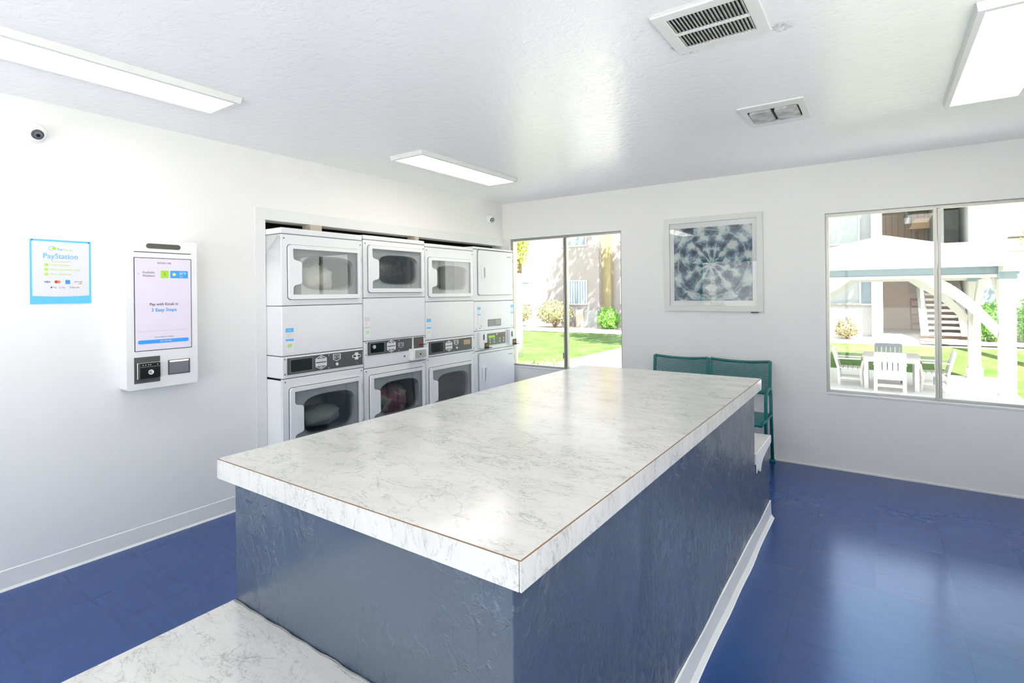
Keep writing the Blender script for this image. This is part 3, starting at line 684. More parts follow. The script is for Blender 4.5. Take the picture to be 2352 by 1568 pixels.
# receipt pocket: recess with sloping steel chute
rp = K(MB().plate([[(1.400, .972), (1.519, .972), (1.519, 1.058), (1.400, 1.058)], [(1.406, .978), (1.513, .978), (1.513, 1.054), (1.406, 1.054)]], 'x', kx, kx+.004).build('receipt_slot', mat('dark_steel', (.15, .15, .15, 1), .3, metal=.6), t))
MB().quad([(kx+.0012, 1.406, .978), (kx+.0012, 1.513, .978), (kx+.0032, 1.513, 1.054), (kx+.0032, 1.406, 1.054)]) 
b = MB(); b.box(kx+.0005, kx+.0015, 1.406, 1.513, .978, 1.054); b.build('receipt_chute', mat('brushed_steel_dark', (.42, .43, .47, 1), .3, metal=.8), rp)
b = MB(); b.plate([[(1.410, 1.046), (1.510, 1.046), (1.513, 1.054), (1.406, 1.054)]], 'x', kx+.0016, kx+.004); b.build('slot_light', mat('warm_slot_glow', (.9, .85, .7, 1), .4, emit=(1, .9, .7, 1), estr=.8), rp)
# ------------------------------------------------------------------ wall sign
py0, py1, pz0, pz1 = .811, 1.064, 1.400, 1.733
t = thing('pay_station_sign', 'blue bordered PayStation instruction sign on the left wall', 'sign', (XL, .9375, 1.4))
def S(o): o.matrix_parent_inverse = Matrix.Translation((-XL, -.9375, -1.4)); return o
x = XL+.0005
bd = S(MB().plate([[(py0, pz0), (py1, pz0), (py1, pz1), (py0, pz1)]], 'x', x, x+.003).build('sign_board', M_sblue, t))
pts = [(py0+.008, pz1-.010), (py0+.009, pz0+.042)]+[(py0+.009+(py1-py0-.018)*i/12, pz0+.042-.005*math.sin(PI*i/12)) for i in range(1, 12)]+[(py1-.009, pz0+.042), (py1-.008, pz1-.010)]
pn = MB().plate([pts], 'x', x+.003, x+.0034).build('white_field', mat('sign_white', (.74, .74, .76, 1), .35), bd)
X3 = x+.0038
def ring_arc(cy, cz, r, t_, a0, a1, sy=1):
    n = 20; o = [(cy+sy*r*math.cos(a0+(a1-a0)*i/n), cz+r*math.sin(a0+(a1-a0)*i/n)) for i in range(n+1)]
    i_ = [(cy+sy*(r-t_)*math.cos(a0+(a1-a0)*i/n), cz+(r-t_)*math.sin(a0+(a1-a0)*i/n)) for i in range(n+1)]
    return [o+i_[::-1]]
b = MB(); b.plate(ring_arc(.899, 1.687, .013, .0022, .3, 4.9, 1.0), 'x', x+.0034, X3); b.build('logo_ring', M_tblue, pn)
b = MB(); b.plate([circ(.908, 1.688, .0085)], 'x', x+.0034, X3+.0002); b.build('logo_dot', mat('logo_lime', srgb(165, 230, 50), .5), pn)
text('lettering', 'Pay', .0165, M_tblue, pn, X3, .921, 1.684, 'LEFT', bold=.0002); text('lettering', 'Range', .0165, M_limet, pn, X3, .9445, 1.684, 'LEFT')
text('lettering', 'PayStation', .0375, M_tblue, pn, X3, .935, 1.647, bold=.0005, sx=.93)
text('lettering', 'Better than quarters', .0095, M_limet, pn, X3, .937, 1.620)
for i, (s1, z_) in enumerate((('Load laundry', 1.602), ('Make payment here', 1.578), ('Start machine', 1.554))):
    b = MB(); b.plate([circ(.876, z_, .0080)], 'x', x+.0034, X3); nb = b.build('step_bullet', M_lime, pn)
    text('lettering', str(i+1), .010, M_white, nb, X3+.0004, .876, z_)
    text('lettering', s1, .0155, M_limet, pn, X3, .892, z_, 'LEFT')
text('lettering', 'VISA', .0125, M_navy, pn, X3, .879, 1.513, bold=.0003)
b = MB(); b.plate([circ(.9155, 1.514, .0075)], 'x', x+.0034, X3); b.build('card_mark', M_red, pn)
b = MB(); b.plate([circ(.9255, 1.514, .0075)], 'x', x+.0034, X3+.0001); b.build('card_mark', M_orange, pn)
b = MB(); b.plate([[(.953, 1.503), (.973, 1.503), (.973, 1.524), (.953, 1.524)]], 'x', x+.0034, X3); b.build('card_mark', mat('card_blue', srgb(60, 150, 215), .5), pn)
text('lettering', 'DISCOVER', .0075, M_dark, pn, X3, 1.008, 1.515)
b = MB(); b.plate([[(1.003, 1.503), (1.022, 1.503), (1.022, 1.510)]], 'x', x+.0034, X3); b.build('card_mark', M_orange, pn)
text('lettering', 'Pay', .011, M_grey, pn, X3, .902, 1.485, 'LEFT'); b = MB(); b.plate([circ(.8955, 1.485, .0035)], 'x', x+.0034, X3); b.build('card_mark', M_black, pn)
text('lettering', 'G Pay', .011, M_grey, pn, X3, .939, 1.485); text('lettering', '§ Tap card', .0095, M_dark, pn, X3, .992, 1.485)
for y_ in (py0+.009, py1-.009): b = MB(); b.cyl((x+.003, y_, pz1-.006), .0028, .0015, 'x', 10); b.build('corner_pin', M_black, bd)

# ------------------------------------------------------------------ security cameras
def seccam(label, y, z, rot):
    t = thing('security_camera', label, 'security camera', (XL, y, z), 0, 'security cameras on the left wall')
    b = MB(); b.cyl((0.0005, 0, 0), .052, .014, 'x', 32, r2=.050); b.build('base_ring', M_app2, t, smooth=False, bev=.003)
    b = MB(); b.ell((.028, 0, -.002), .040, .045, .045, 16); body = b.build('dome', M_app2, t, smooth=True)
    d = Vector(rot).normalized(); c0 = Vector((.028, 0, -.002))
    q = d.to_track_quat('Z', 'Y').to_matrix().to_4x4()
    def turned(mb, off): mb.bm.transform(Matrix.Translation(c0+d*off) @ q); return mb
    b = MB(); b.cyl((0, 0, 0), .026, .010, 'z', 24, r2=.022); turned(b, .036).build('lens_ring', M_ctrl, body)
    b = MB(); b.cyl((0, 0, 0), .018, .003, 'z', 24); f_ = turned(b, .0445).build('lens_face', M_chrome, body)
    b = MB(); b.cyl((0, 0, 0), .008, .003, 'z', 16); turned(b, .047).build('lens', M_black, f_)
    return t
seccam('white round security camera high above the blue sign', .834, 2.273, (1, -.02, -.55))
seccam('small white security camera near the room corner, above the stacked machines', 4.657, 2.245, (1, -.45, -.45))

# ------------------------------------------------------------------ ceiling fixtures
def light(label, x0, x1, y0, y1):
    t = thing('ceiling_light', label, 'light', ((x0+x1)/2, (y0+y1)/2, H), 0, 'rectangular ceiling lights')
    a, c = (x1-x0)/2, (y1-y0)/2
    b = MB()
    # sloped sides housing
    zb = -.032; o1 = [(-a, -c), (a, -c), (a, c), (-a, c)]; 
    L0 = [b.bm.verts.new((p[0], p[1], -.0005)) for p in o1]; L1 = [b.bm.verts.new((p[0]*.97, p[1]*.99, zb)) for p in o1]
    L2 = [b.bm.verts.new((p[0]*(1-.028/a), p[1]*(1-.028/c), zb)) for p in o1]; L3 = [b.bm.verts.new((p[0]*(1-.030/a), p[1]*(1-.030/c), zb+.008)) for p in o1]
    for A, B in ((L0, L1), (L1, L2), (L2, L3)):
        for i in range(4): b.bm.faces.new([A[i], A[(i+1) % 4], B[(i+1) % 4], B[i]])
    b.bm.faces.new(L0); b.build('frame', M_ventw, t)
    b = MB(); b.box(-a+.030, a-.030, -c+.030, c-.030, zb+.003, zb+.007); b.build('diffuser', M_lamp, t)
    return t
light('long lit ceiling panel at the left, above the kiosk and the sign', -2.960, -2.662, .22, 1.440)
light('lit ceiling panel above the third laundry machine', -2.938, -2.615, 2.68, 3.875)
light('lit ceiling panel at the upper right, in front of the wide window', .288, .612, 2.478, 3.715)
light('unseen ceiling panel added behind the viewer on the right for fill light', .288, .612, .0, 1.22)  # added out of view to supply more room light
# return air grille
t = thing('return_air_grille', 'dusty rectangular louvred air grille on the ceiling, stained at its corners', 'vent', (-.512, 2.075, H))
b = MB(); b.plate([[(-.178, -.178), (.178, -.178), (.178, .178), (-.178, .178)], [(-.132, -.130), (.132, -.130), (.132, .130), (-.132, .130)]], 'z', -.010, -.0005); b.build('frame', M_ventw, t, bev=.003)
MB().box(-.14, .14, -.14, .14, -.002, -.0006).build('duct', M_dust, t)
MB().box(-.132, .132, -.007, .007, -.012, -.004).build('center_bar', M_ventw, t)
for r_ in ((-.130, -.008), (.008, .130)):
    for i in range(20):
        cx = -.126+i*.0133
        mt = Matrix.Translation((cx, (r_[0]+r_[1])/2, -.0075)) @ Matrix.Rotation(.62, 4, 'Y')
        MB().xbox(mt, .0045, (r_[1]-r_[0])/2, .0008).build('louvre', M_louver, t)
# bath style diffuser vent
t = thing('ceiling_diffuser', 'small square ceiling vent with two dusty rounded panes', 'vent', (-.482, 3.335, H))
b = MB(); b.plate([[(-.165, -.205), (.165, -.205), (.165, .205), (-.165, .205)], rrect(-.128, .128, -.12, .12, .02)], 'z', -.010, -.0005); b.build('frame', M_ventw, t, bev=.003)
MB().box(-.135, .135, -.13, .13, -.002, -.0006).build('duct', M_dust, t)
for sx in (-1, 1):
    b = MB(); b.plate([rrect(-.056, .056, -.105, .105, .018)], 'z', -.018, -.002); o = b.build('pane', M_fogw, t, bev=.010, seg=4); o.location.x = sx*.064
# soot smudges beside the grille: stains on the ceiling
# ------------------------------------------------------------------ framed print
t = thing('framed_print', 'white framed blue and white tie dye print on the back wall', 'picture', (-1.234, YB, 1.25))
fx0, fx1, fz0, fz1 = -.422, .422, -.002, .850
b = MB(); b.plate([[(fx0, fz0), (fx1, fz0), (fx1, fz1), (fx0, fz1)], [(fx0+.048, fz0+.048), (fx1-.048, fz0+.048), (fx1-.048, fz1-.048), (fx0+.048, fz1-.048)]], 'y', -.030, -.001); b.build('frame', mat('picture_frame_white', (.74, .76, .72, 1), .4), t, bev=.002)
MB().box(fx0+.04, fx1-.04, -.010, -.002, fz0+.04, fz1-.04).build('mat_board', mat('mat_white', (.90, .90, .88, 1), .7), t)
ay0, ay1, az0, az1 = fx0+.085, fx1-.085, fz0+.095, fz1-.095
M_art = mat('tie_dye_print', (.5, .5, .5, 1), .6); k = N(M_art)
g = k.n('TexCoord'); mp = k.n('Mapping'); mp.inputs['Location'].default_value = (0, 0, -.43); k.l(g.outputs['Object'], mp.inputs[0]); s_ = k.n('SeparateXYZ'); k.l(mp.outputs[0], s_.inputs[0])
nx = k.noise(mp.outputs[0], 7, 4, .6); nz = k.noise(k.co((1, 1, 1), (5, 3, 9)), 9, 4, .6)
px = k.math('ADD', s_.outputs[0], k.math('MULTIPLY', k.math('SUBTRACT', nx, .5), .10)); pz = k.math('ADD', s_.outputs[2], k.math('MULTIPLY', k.math('SUBTRACT', nz, .5), .10))
rad = k.math('SQRT', k.math('ADD', k.math('MULTIPLY', px, px), k.math('MULTIPLY', pz, pz))); ang = k.math('ARCTAN2', pz, k.math('ABSOLUTE', px))
rays = k.math('SINE', k.math('MULTIPLY', ang, 11)); rings = k.math('SINE', k.math('MULTIPLY', rad, 62))
cmb = k.n('CombineXYZ'); k.l(k.math('MULTIPLY', ang, 2.6), cmb.inputs[0]); k.l(k.math('MULTIPLY', rad, 11), cmb.inputs[1])
blobs = k.noise(cmb.outputs[0], 1.7, 4, .6); blob2 = k.noise(cmb.outputs[0], 5, 3, .5)
sm = k.math('ADD', k.math('ADD', k.math('MULTIPLY', rays, .14), k.math('MULTIPLY', rings, .10)), k.math('ADD', k.math('MULTIPLY', blobs, 1.1), k.math('MULTIPLY', blob2, .35)))
c = k.ramp(sm, (.46, (.022, .034, .055, 1)), (.60, (.07, .12, .18, 1)), (.71, (.16, .27, .34, 1)), (.81, (.40, .52, .54, 1)), (.93, (.66, .70, .65, 1)))
for r_ in (.30, .13):
    ln = k.ramp(k.math('ABSOLUTE', k.math('SUBTRACT', rad, r_)), (.002, 1.), (.008, 0.))
    c = k.mix(k.math('MULTIPLY', ln, .6), c, (.55, .66, .66, 1))
sp_ = k.ramp(k.math('ABSOLUTE', k.math('SINE', k.math('MULTIPLY', ang, 3.5))), (.03, 1.), (.12, 0.))
c = k.mix(k.math('MULTIPLY', k.math('MULTIPLY', sp_, k.ramp(nx, (.42, 0.), (.52, 1.))), .8), c, (.03, .035, .05, 1))
k.color(c)
MB().box(ay0, ay1, -.012, -.010, az0, az1).build('print', M_art, t)
MB().box(fx0+.045, fx1-.045, -.018, -.0165, fz0+.045, fz1-.045).build('glass', M_pglass, t)
MB().box(fx1-.10, fx1-.04, -.02, -.001, fz0-.010, fz0-.002).build('hanging_clip', M_black, t)

# ------------------------------------------------------------------ teal bench
t = thing('metal_bench', 'teal perforated metal two seat bench against the back wall', 'bench', (-1.245, 4.70, 0))
hw = .490
for s0, s1 in ((-hw, -.012), (.012, hw)):
    b = MB(); G = []
    for i in range(17):
        u = i/16; x = s0+(s1-s0)*u; dip = .016*math.sin(PI*u); cv = .020*math.sin(PI*u)
        G.append([b.bm.verts.new((x, .135-.03*v_+cv, .575+(.262-dip)*(1-v_)+0*v_)) for v_ in (0, .25, .5, .75, 1)])
    for a, c in zip(G, G[1:]):
        for j in range(4): b.bm.faces.new([a[j], a[j+1], c[j+1], c[j]])
    b.build('backrest', M_perf, t, smooth=True)
    b = MB(); b.tube([(s0+(s1-s0)*i/16, .135+.02*math.sin(PI*i/16), .837-.016*math.sin(PI*i/16)) for i in range(17)], .011); 
    b.tube([(s0+(s1-s0)*i/16, .105+.02*math.sin(PI*i/16), .575) for i in range(17)], .011)
    b.bar((s0, .135, .840), (s0, .105, .570), .022, .02); b.bar((s1, .135, .840), (s1, .105, .570), .022, .02)
    b.build('back_frame', M_teal, t, smooth=False)
    M_perf2 = M_perf
    b = MB(); b.box(s0, s1, -.33, .08, .412, .420); b.build('seat', M_teal, t)
    b = MB(); b.tube([(s0, -.33, .405), (s1, -.33, .405)], .014); b.tube([(s0, .08, .405), (s1, .08, .405)], .012); b.build('seat_rail', M_teal, t, smooth=True)
for sx in (-hw-.005, hw+.005):
    b = MB(); b.tube([(sx, .112, .585), (sx, .120, .42), (sx, .165, .02)], .013); b.cyl((sx, .165, 0), .022, .02); b.build('leg', M_teal, t, smooth=True)
    arc = [(sx, .115, .60)]+[(sx, .05-.02*i, .625+.004*math.sin(i)) for i in range(4)]+[(sx, -.06, .62), (sx, -.095, .605), (sx, -.115, .575), (sx, -.122, .53), (sx, -.125, .40), (sx, -.13, .02)]
    b = MB(); b.tube(arc, .013); b.cyl((sx, -.13, 0), .022, .02); b.build('armrest', M_teal, t, smooth=True)
    b = MB(); b.tube([(sx, .12, .40), (sx, -.33, .40)], .012); b.build('side_rail', M_teal, t, smooth=True)
for sx in (-.012,):
    b = MB(); b.tube([(sx, .10, .57), (sx, .12, .42), (sx, .15, .0)], .013); b.tube([(sx, -.20, .40), (sx, -.2, .0)], .013); b.build('leg', M_teal, t, smooth=True)

# ------------------------------------------------------------------ outdoors: ground
def sst(a, b_, x): x = max(0, min(1, (x-a)/(b_-a))); return x*x*(3-2*x)
def gR(y):
    K_ = [(-60, -.8), (17.4, -.8), (20, -.3), (21.5, -.12), (25, -.05), (90, 0)]
    for (a, za), (c, zc) in zip(K_, K_[1:]):
        if y <= c: return za+(zc-za)*(y-a)/(c-a)
    return 0
def hz(x, y):
    w_ = sst(-3.9, -2.2, x); return (1-w_)*(-.1)+w_*gR(y)
def terrain(name, x0, x1, y0, y1, mt, dz, nx, ny, edge=None):
    b = MB(); G = []
    for i in range(nx+1):
        row = []
        for j in range(ny+1):
            x = x0+(x1-x0)*i/nx; y = y0+(y1-y0)*j/ny
            if edge: x, y = edge(x, y, i/nx, j/ny)
            row.append(b.bm.verts.new((x, y, hz(x, y)+dz)))
        G.append(row)
    for a, c in zip(G, G[1:]):
        for j in range(ny): b.bm.faces.new([a[j], c[j], c[j+1], a[j+1]])
    return struct(b.build(name, mt))
terrain('ground', -60, 60, 5.08, 70, M_conc, -.03, 100, 90)
terrain('lawn', -22, 12, 8.5, 20.0, M_grass, 0, 60, 60)
terrain('gravel_bed', -22, -3, 18.6, 21.4, M_gravel, .015, 20, 6)
terrain('path', -22, -3, 17.6, 18.6, M_conc, .02, 20, 4)
terrain('concrete_pad', -5.75, -3.0, 8.0, 13.5, M_conc, .02, 10, 10)
terrain('mulch_bed', 1.0, 9, 20.3, 21.6, M_gravel, .02, 20, 8)
terrain('gazebo_slab', -2.3, 2.3, 12.3, 17.4, M_conc, .03, 20, 20)
b = MB(); b.box(-30, 30, -40, YF-.12, -.1, -.02); struct(b.build('front_pavement', M_pave))
b = MB(); b.box(XR+.1, 30, YF-.12, 5.08, -.1, -.02); struct(b.build('side_bounce_pavement', M_pave))  # unseen ground, added to bounce sunlight through the side window
b = MB(); b.box(XC-.3, XR+1.3, YF-.14, YB+.35, 2.60, 2.95); struct(b.build('roof', M_stucco))  # right overhang is added to keep sun out of the side window
# ------------------------------------------------------------------ left apartment building
def win(par, x0, x1, z0, z1, y, pane=M_blind, split=True, fr=M_owhite):
    f = MB().plate([[(x0-.05, z0-.05), (x1+.05, z0-.05), (x1+.05, z1+.05), (x0-.05, z1+.05)], [(x0, z0), (x1, z0), (x1, z1), (x0, z1)]], 'y', y-.04, y+.02).build('window', fr, par)
    MB().box(x0, x1, y-.005, y+.004, z0, z1).build('pane', pane, f)
    if split: MB().box((x0+x1)/2-.02, (x0+x1)/2+.02, y-.03, y-.006, z0, z1).build('mullion', M_alu, f)
t = thing('apartment_building', 'cream stucco two storey apartment building seen through the corner window', 'building', (-12, 20.7, -.1))
def B(o, L=(-12, 20.7, -.1)): o.matrix_parent_inverse = Matrix.Translation((-L[0], -L[1], -L[2])); return o
B(MB().box(-22, -9.85, 20.7, 28, -.2, 6.2).build('wall', M_stucco, t))
B(MB().box(-9.85, -9.45, 21.0, 28, -.2, 6.2).build('wall', M_yst, t))['label'] = 'recessed strip of wall, coloured straw for a sunlit side return'
B(MB().box(-9.45, -4.6, 21.2, 28, -.2, 6.2).build('wall', M_stucco, t))
B(MB().box(-10.45, -9.83, 20.45, 20.7, -.2, .64).build('low_wall', M_stucco2, t))
B(MB().box(-10.82, -10.47, 20.4, 20.7, -.2, .66).build('slatted_gate', mat('pale_tan_slats', (.62, .52, .40, 1), .7), t))
B(MB().box(-22.5, -4.6, 20.5, 28.5, 6.2, 6.4).build('roof', M_stucco2, t))
def wins(lst, par, off):
    for a in lst:
        n0 = set(bpy.data.objects); win(par, *a)
        for o in par.children:
            if o not in n0: B(o, off)
OFF = (-12, 20.7, -.1)
wins([(-11.42, -10.46, .92, 1.90, 20.70), (-11.60, -10.47, 3.47, 4.6, 20.70, M_owin), (-9.05, -8.1, .95, 2.0, 21.20, M_owin), (-9.05, -8.1, 3.62, 4.7, 21.20, M_owin), (-14.4, -13.4, .92, 1.90, 20.70, M_owin)], t, OFF)
# ------------------------------------------------------------------ right apartment building
t = thing('apartment_building', 'pale apartment block with recessed tan entry and open stairs behind the gazebo', 'building', (1, 21.5, -.1))
OFF = (1, 21.5, -.1)
def B2(o): return B(o, OFF)
B2(MB().box(-4.5, -.235, 21.5, 27, -.4, 6.4).build('wall', M_stucco2, t))
B2(MB().box(-.235, .072, 21.2, 27, -.4, 6.4).build('pier', M_owhite, t))
B2(MB().box(.072, 5.0, 25.0, 25.3, -.4, 6.4).build('entry_wall', M_tanw, t))
B2(MB().box(.072, 1.70, 24.9, 25.0, 2.85, 6.4).build('siding', M_tan, t))
B2(MB().box(.072, 2.28, 21.45, 27, 2.02, 2.85).build('upper_floor_slab', M_stucco2, t))
B2(MB().box(.072, 2.28, 21.5, 25, 4.25, 4.5).build('upper_ceiling', M_owhite, t))
B2(MB().box(2.28, 12, 21.5, 27, -.4, 6.4).plate([[(21.5, 2.85), (25, 2.85), (25, 4.2), (21.5, 4.2)]], 'x', 2.26, 2.28).build('wall', M_owhite, t))
B2(MB().box(1.72, 2.25, 23.9, 24.0, 2.85, 4.15).build('doorway', mat('dark_green_grey_door', (.30, .32, .30, 1), .5), t))
B2(MB().box(1.46, 1.72, 22.2, 25, 2.85, 4.25).build('pier', M_stucco2, t))
B2(MB().box(-4.5, 12.3, 21.4, 27.5, 6.4, 6.6).build('roof', M_stucco2, t))
B2(MB().box(-3, -.52, 21.42, 21.5, .90, .96).build('ledge', M_stucco, t))
B2(MB().box(3.0, 5.5, 21.42, 21.5, 2.52, 2.58).build('ledge', M_stucco, t))
B2(MB().box(3.15, 3.8, 21.45, 21.5, 2.90, 2.95).build('ledge', M_dust, t))
wins([(-.53, -.245, .94, 1.74, 21.48, M_owin, False), (2.59, 2.92, .96, 1.74, 21.48, M_owin, False), (-2.4, -.6, 3.0, 3.95, 21.48, mat('grey_green_wall_shade', (.36, .40, .37, 1), .5), True)], t, OFF)  # grey green pane: tree shade on the upper wall put into its colour
# recessed picture and lamps
p_ = tag(MB().plate([[(.87, 1.20), (1.09, 1.20), (1.09, 1.68), (.87, 1.68)]], 'y', 24.93, 24.985).build('wall_poster', M_owhite), 'small framed poster on the tan wall under the stairs', 'poster')
MB().box(.90, 1.06, 24.92, 24.93, 1.25, 1.63).build('poster_print', mat('faded_poster', (.55, .40, .38, 1), .6), p_)
l_ = thing('porch_lantern', 'small lantern hanging under the upper floor ceiling of the far building', 'lamp', (.82, 23.8, 4.05))
MB().cyl((0, 0, -.30), .08, .22, 'z', 12, r2=.11).build('lamp_glass', mat('lantern_glass', (.7, .72, .72, 1), .2), l_); MB().cyl((0, 0, -.08), .12, .28, 'z', 12, r2=.04).build('lamp_cap', M_grey, l_)
# sloping soffit of stair landing (tan triangle)
B2(MB().plate([[(.85, 3.55), (1.45, 3.55), (1.45, 3.92), (1.05, 3.92)]], 'y', 23.7, 23.95).build('stair_soffit', mat('warm_tan_soffit', (.62, .42, .24, 1), .8), t))
# ------------------------------------------------------------------ outdoor staircase
t = thing('outdoor_staircase', 'open concrete staircase with pale treads behind the gazebo', 'staircase', (1.6, 21.2, -.12))
b0 = -.12
for i in range(15):
    z = b0+.16+i*.175; y = 21.1+i*.26
    o = MB().box(1.17, 2.10, y, y+.30, z-.075, z).build('tread', M_tread, t); o.matrix_parent_inverse = Matrix.Translation((-1.6, -21.2, .12))
for x in (1.12, 2.10):
    o = MB().bar((x+.02, 21.0, b0+.1), (x+.02, 25.0, b0+2.78), .05, .20, up=(1, 0, 0)).build('stringer', M_owhite, t); o.matrix_parent_inverse = Matrix.Translation((-1.6, -21.2, .12))
b = MB(); b.bar((1.12, 21.1, b0+1.05), (1.12, 25, b0+3.7), .05, .05); [b.bar((1.12, 21.1+i*.5, b0+.1+i*.33), (1.12, 21.1+i*.5, b0+1.05+i*.34), .03, .03) for i in range(8)]
o = b.build('handrail', M_owhite, t); o.matrix_parent_inverse = Matrix.Translation((-1.6, -21.2, .12))
# red chair by entry
t = thing('porch_chair', 'red brown high wooden chair beside the far stairs', 'chair', (1.12, 24.2, -.06))
MB().box(-.22, .22, -.2, .2, .52, .56).build('seat', M_rchair, t)
b = MB(); b.bar((-.2, .2, .56), (-.2, .24, 1.15), .04, .04); b.bar((.2, .2, .56), (.2, .24, 1.15), .04, .04); b.box(-.2, .2, .2, .24, 1.05, 1.13); b.box(-.2, .2, .19, .22, .8, .86); b.build('backrest', M_rchair, t)
for sx in (-.2, .2):
    for sy in (-.18, .18): MB().bar((sx, sy, 0), (sx, sy, .52), .04, .04).build('leg', M_rchair, t)
MB().box(-.2, .2, -.19, -.16, .2, .24).box(-.2, .2, .16, .19, .2, .24).build('stretcher', M_rchair, t)

# ------------------------------------------------------------------ gazebo
t = thing('gazebo', 'white timber gazebo with a metal hip roof outside the wide window', 'gazebo', (0.05, 15.05, -.77))
OG = Vector((0.05, 15.05, -.77))
def G_(o): o.matrix_parent_inverse = Matrix.Translation(-OG); return o
gx0, gx1, gy0, gy1 = -1.78, 1.88, 13.0, 17.1; ZB = 1.62; ZG = -.77
for x, y in ((gx0, gy0), (gx1, gy0), (gx0, gy1), (gx1, gy1)):
    o = G_(MB().box(x-.115, x+.115, y-.115, y+.115, ZG, ZB-.02).build('post', M_owhite, t, bev=.008))
    MB().box(x-.15, x+.15, y-.15, y+.15, ZG, ZG+.25).build('post_base', M_owhite, o)
    MB().box(x-.13, x+.13, y-.13, y+.13, ZB-.03, ZB+.19).build('post_cap', M_oblue, o)
# beams: blue fascia beam with white lower strip
for a, c in (((gx0-.35, gy0), (gx1+.17, gy0)), ((gx0-.35, gy1), (gx1+.35, gy1))):
    o = G_(MB().box(a[0], c[0], a[1]-.05, a[1]+.05, ZB+.06, ZB+.25).build('beam', M_oblue, t)); MB().box(a[0]+.06, c[0]-.05, a[1]-.09, a[1]+.09, ZB, ZB+.06).build('beam_strip', M_owhite, o)
for x in (gx0, gx1):
    o = G_(MB().box(x-.05, x+.05, gy0-.45, gy1+.35, ZB+.16, ZB+.30).build('beam', M_owhite, t)); MB().box(x-.09, x+.09, gy0, gy1, ZB+.10, ZB+.16).build('beam_strip', M_owhite, o)
# curved braces
def brace(x0, y0, dx, dy):
    b = MB(); n = 10; R_ = 1.02
    O, I_ = [], []
    for i in range(n+1):
        u = i/n; s_ = u*R_; z_ = ZB-.98*(1-u)**1.0*(1)  # rises from post to beam
        bow = .13*math.sin(PI*u)
        O.append((s_, z_+bow+.10)); I_.append((s_+.04, z_+bow-.12))
    O[-1] = (O[-1][0], ZB); I_[-1] = (I_[-1][0]+.12, ZB)
    V = []
    for w_ in (-.045, .045):
        row = []
        for (s1, z1) in O+I_[::-1]:
            z1 = min(z1, ZB)
            row.append(b.bm.verts.new((x0+dx*(s1+.1)+abs(dy)*w_, y0+dy*(s1+.1)+abs(dx)*w_, z1)))
        V.append(row)
    m_ = len(V[0])
    for i in range(n):
        for vv in V: b.bm.faces.new([vv[i], vv[i+1], vv[m_-2-i], vv[m_-1-i]])
    for i in range(m_): b.bm.faces.new([V[0][i], V[0][(i+1) % m_], V[1][(i+1) % m_], V[1][i]])
    return G_(b.build('brace', M_owhite, t))
for x, dx in ((gx0, 1), (gx1, -1)):
    for y, dy in ((gy0, 1), (gy1, -1)): brace(x, y, dx, 0); brace(x, y, 0, dy)
# hip roof
ex0, ex1, ey0, ey1, ZE = gx0-.55, gx1+.55, gy0-.60, gy1+.60, 1.88; ap = (.065, 15.05, 2.66)
b = MB(); cs = [(ex0, ey0, ZE), (ex1, ey0, ZE), (ex1, ey1, ZE), (ex0, ey1, ZE)]
va = [b.bm.verts.new(c) for c in cs]; vb = [b.bm.verts.new((c[0], c[1], ZE+.02)) for c in cs]; vt = b.bm.verts.new(ap)
for i in range(4): b.bm.faces.new([va[i], va[(i+1) % 4], vb[(i+1) % 4], vb[i]]); b.bm.faces.new([vb[i], vb[(i+1) % 4], vt])
b.bm.faces.new(va[::-1]); rf = G_(b.build('roof', M_roofm, t))
b = MB()
for i in range(4):  # standing seams
    A, C = Vector(cs[i])+Vector((0, 0, .02)), Vector(cs[(i+1) % 4])+Vector((0, 0, .02)); n = 13; mid = (A+C)/2; apx = Vector(ap)
    for j in range(1, n):
        p = A.lerp(C, j/n); f = 1-abs(2*j/n-1); q = p+(apx-mid)*f
        b.bar(p+Vector((0, 0, .008)), q+Vector((0, 0, .008)), .02, .02)
    b.bar(A, apx, .05, .03)
b.build('roof_seams', M_roofm, rf)
b = MB(); b.plate([[(ex0, ey0), (ex1, ey0), (ex1, ey1), (ex0, ey1)], [(ex0+.04, ey0+.04), (ex1-.04, ey0+.04), (ex1-.04, ey1-.04), (ex0+.04, ey1-.04)]], 'z', ZE-.07, ZE-.001); b.build('fascia', M_owhite, rf)
o = G_(MB().box(gx1-.12, gx1+.26, gy0-.58, gy0-.06, ZB+.10, ZB+.24).build('rafter_end', M_owhite, t))

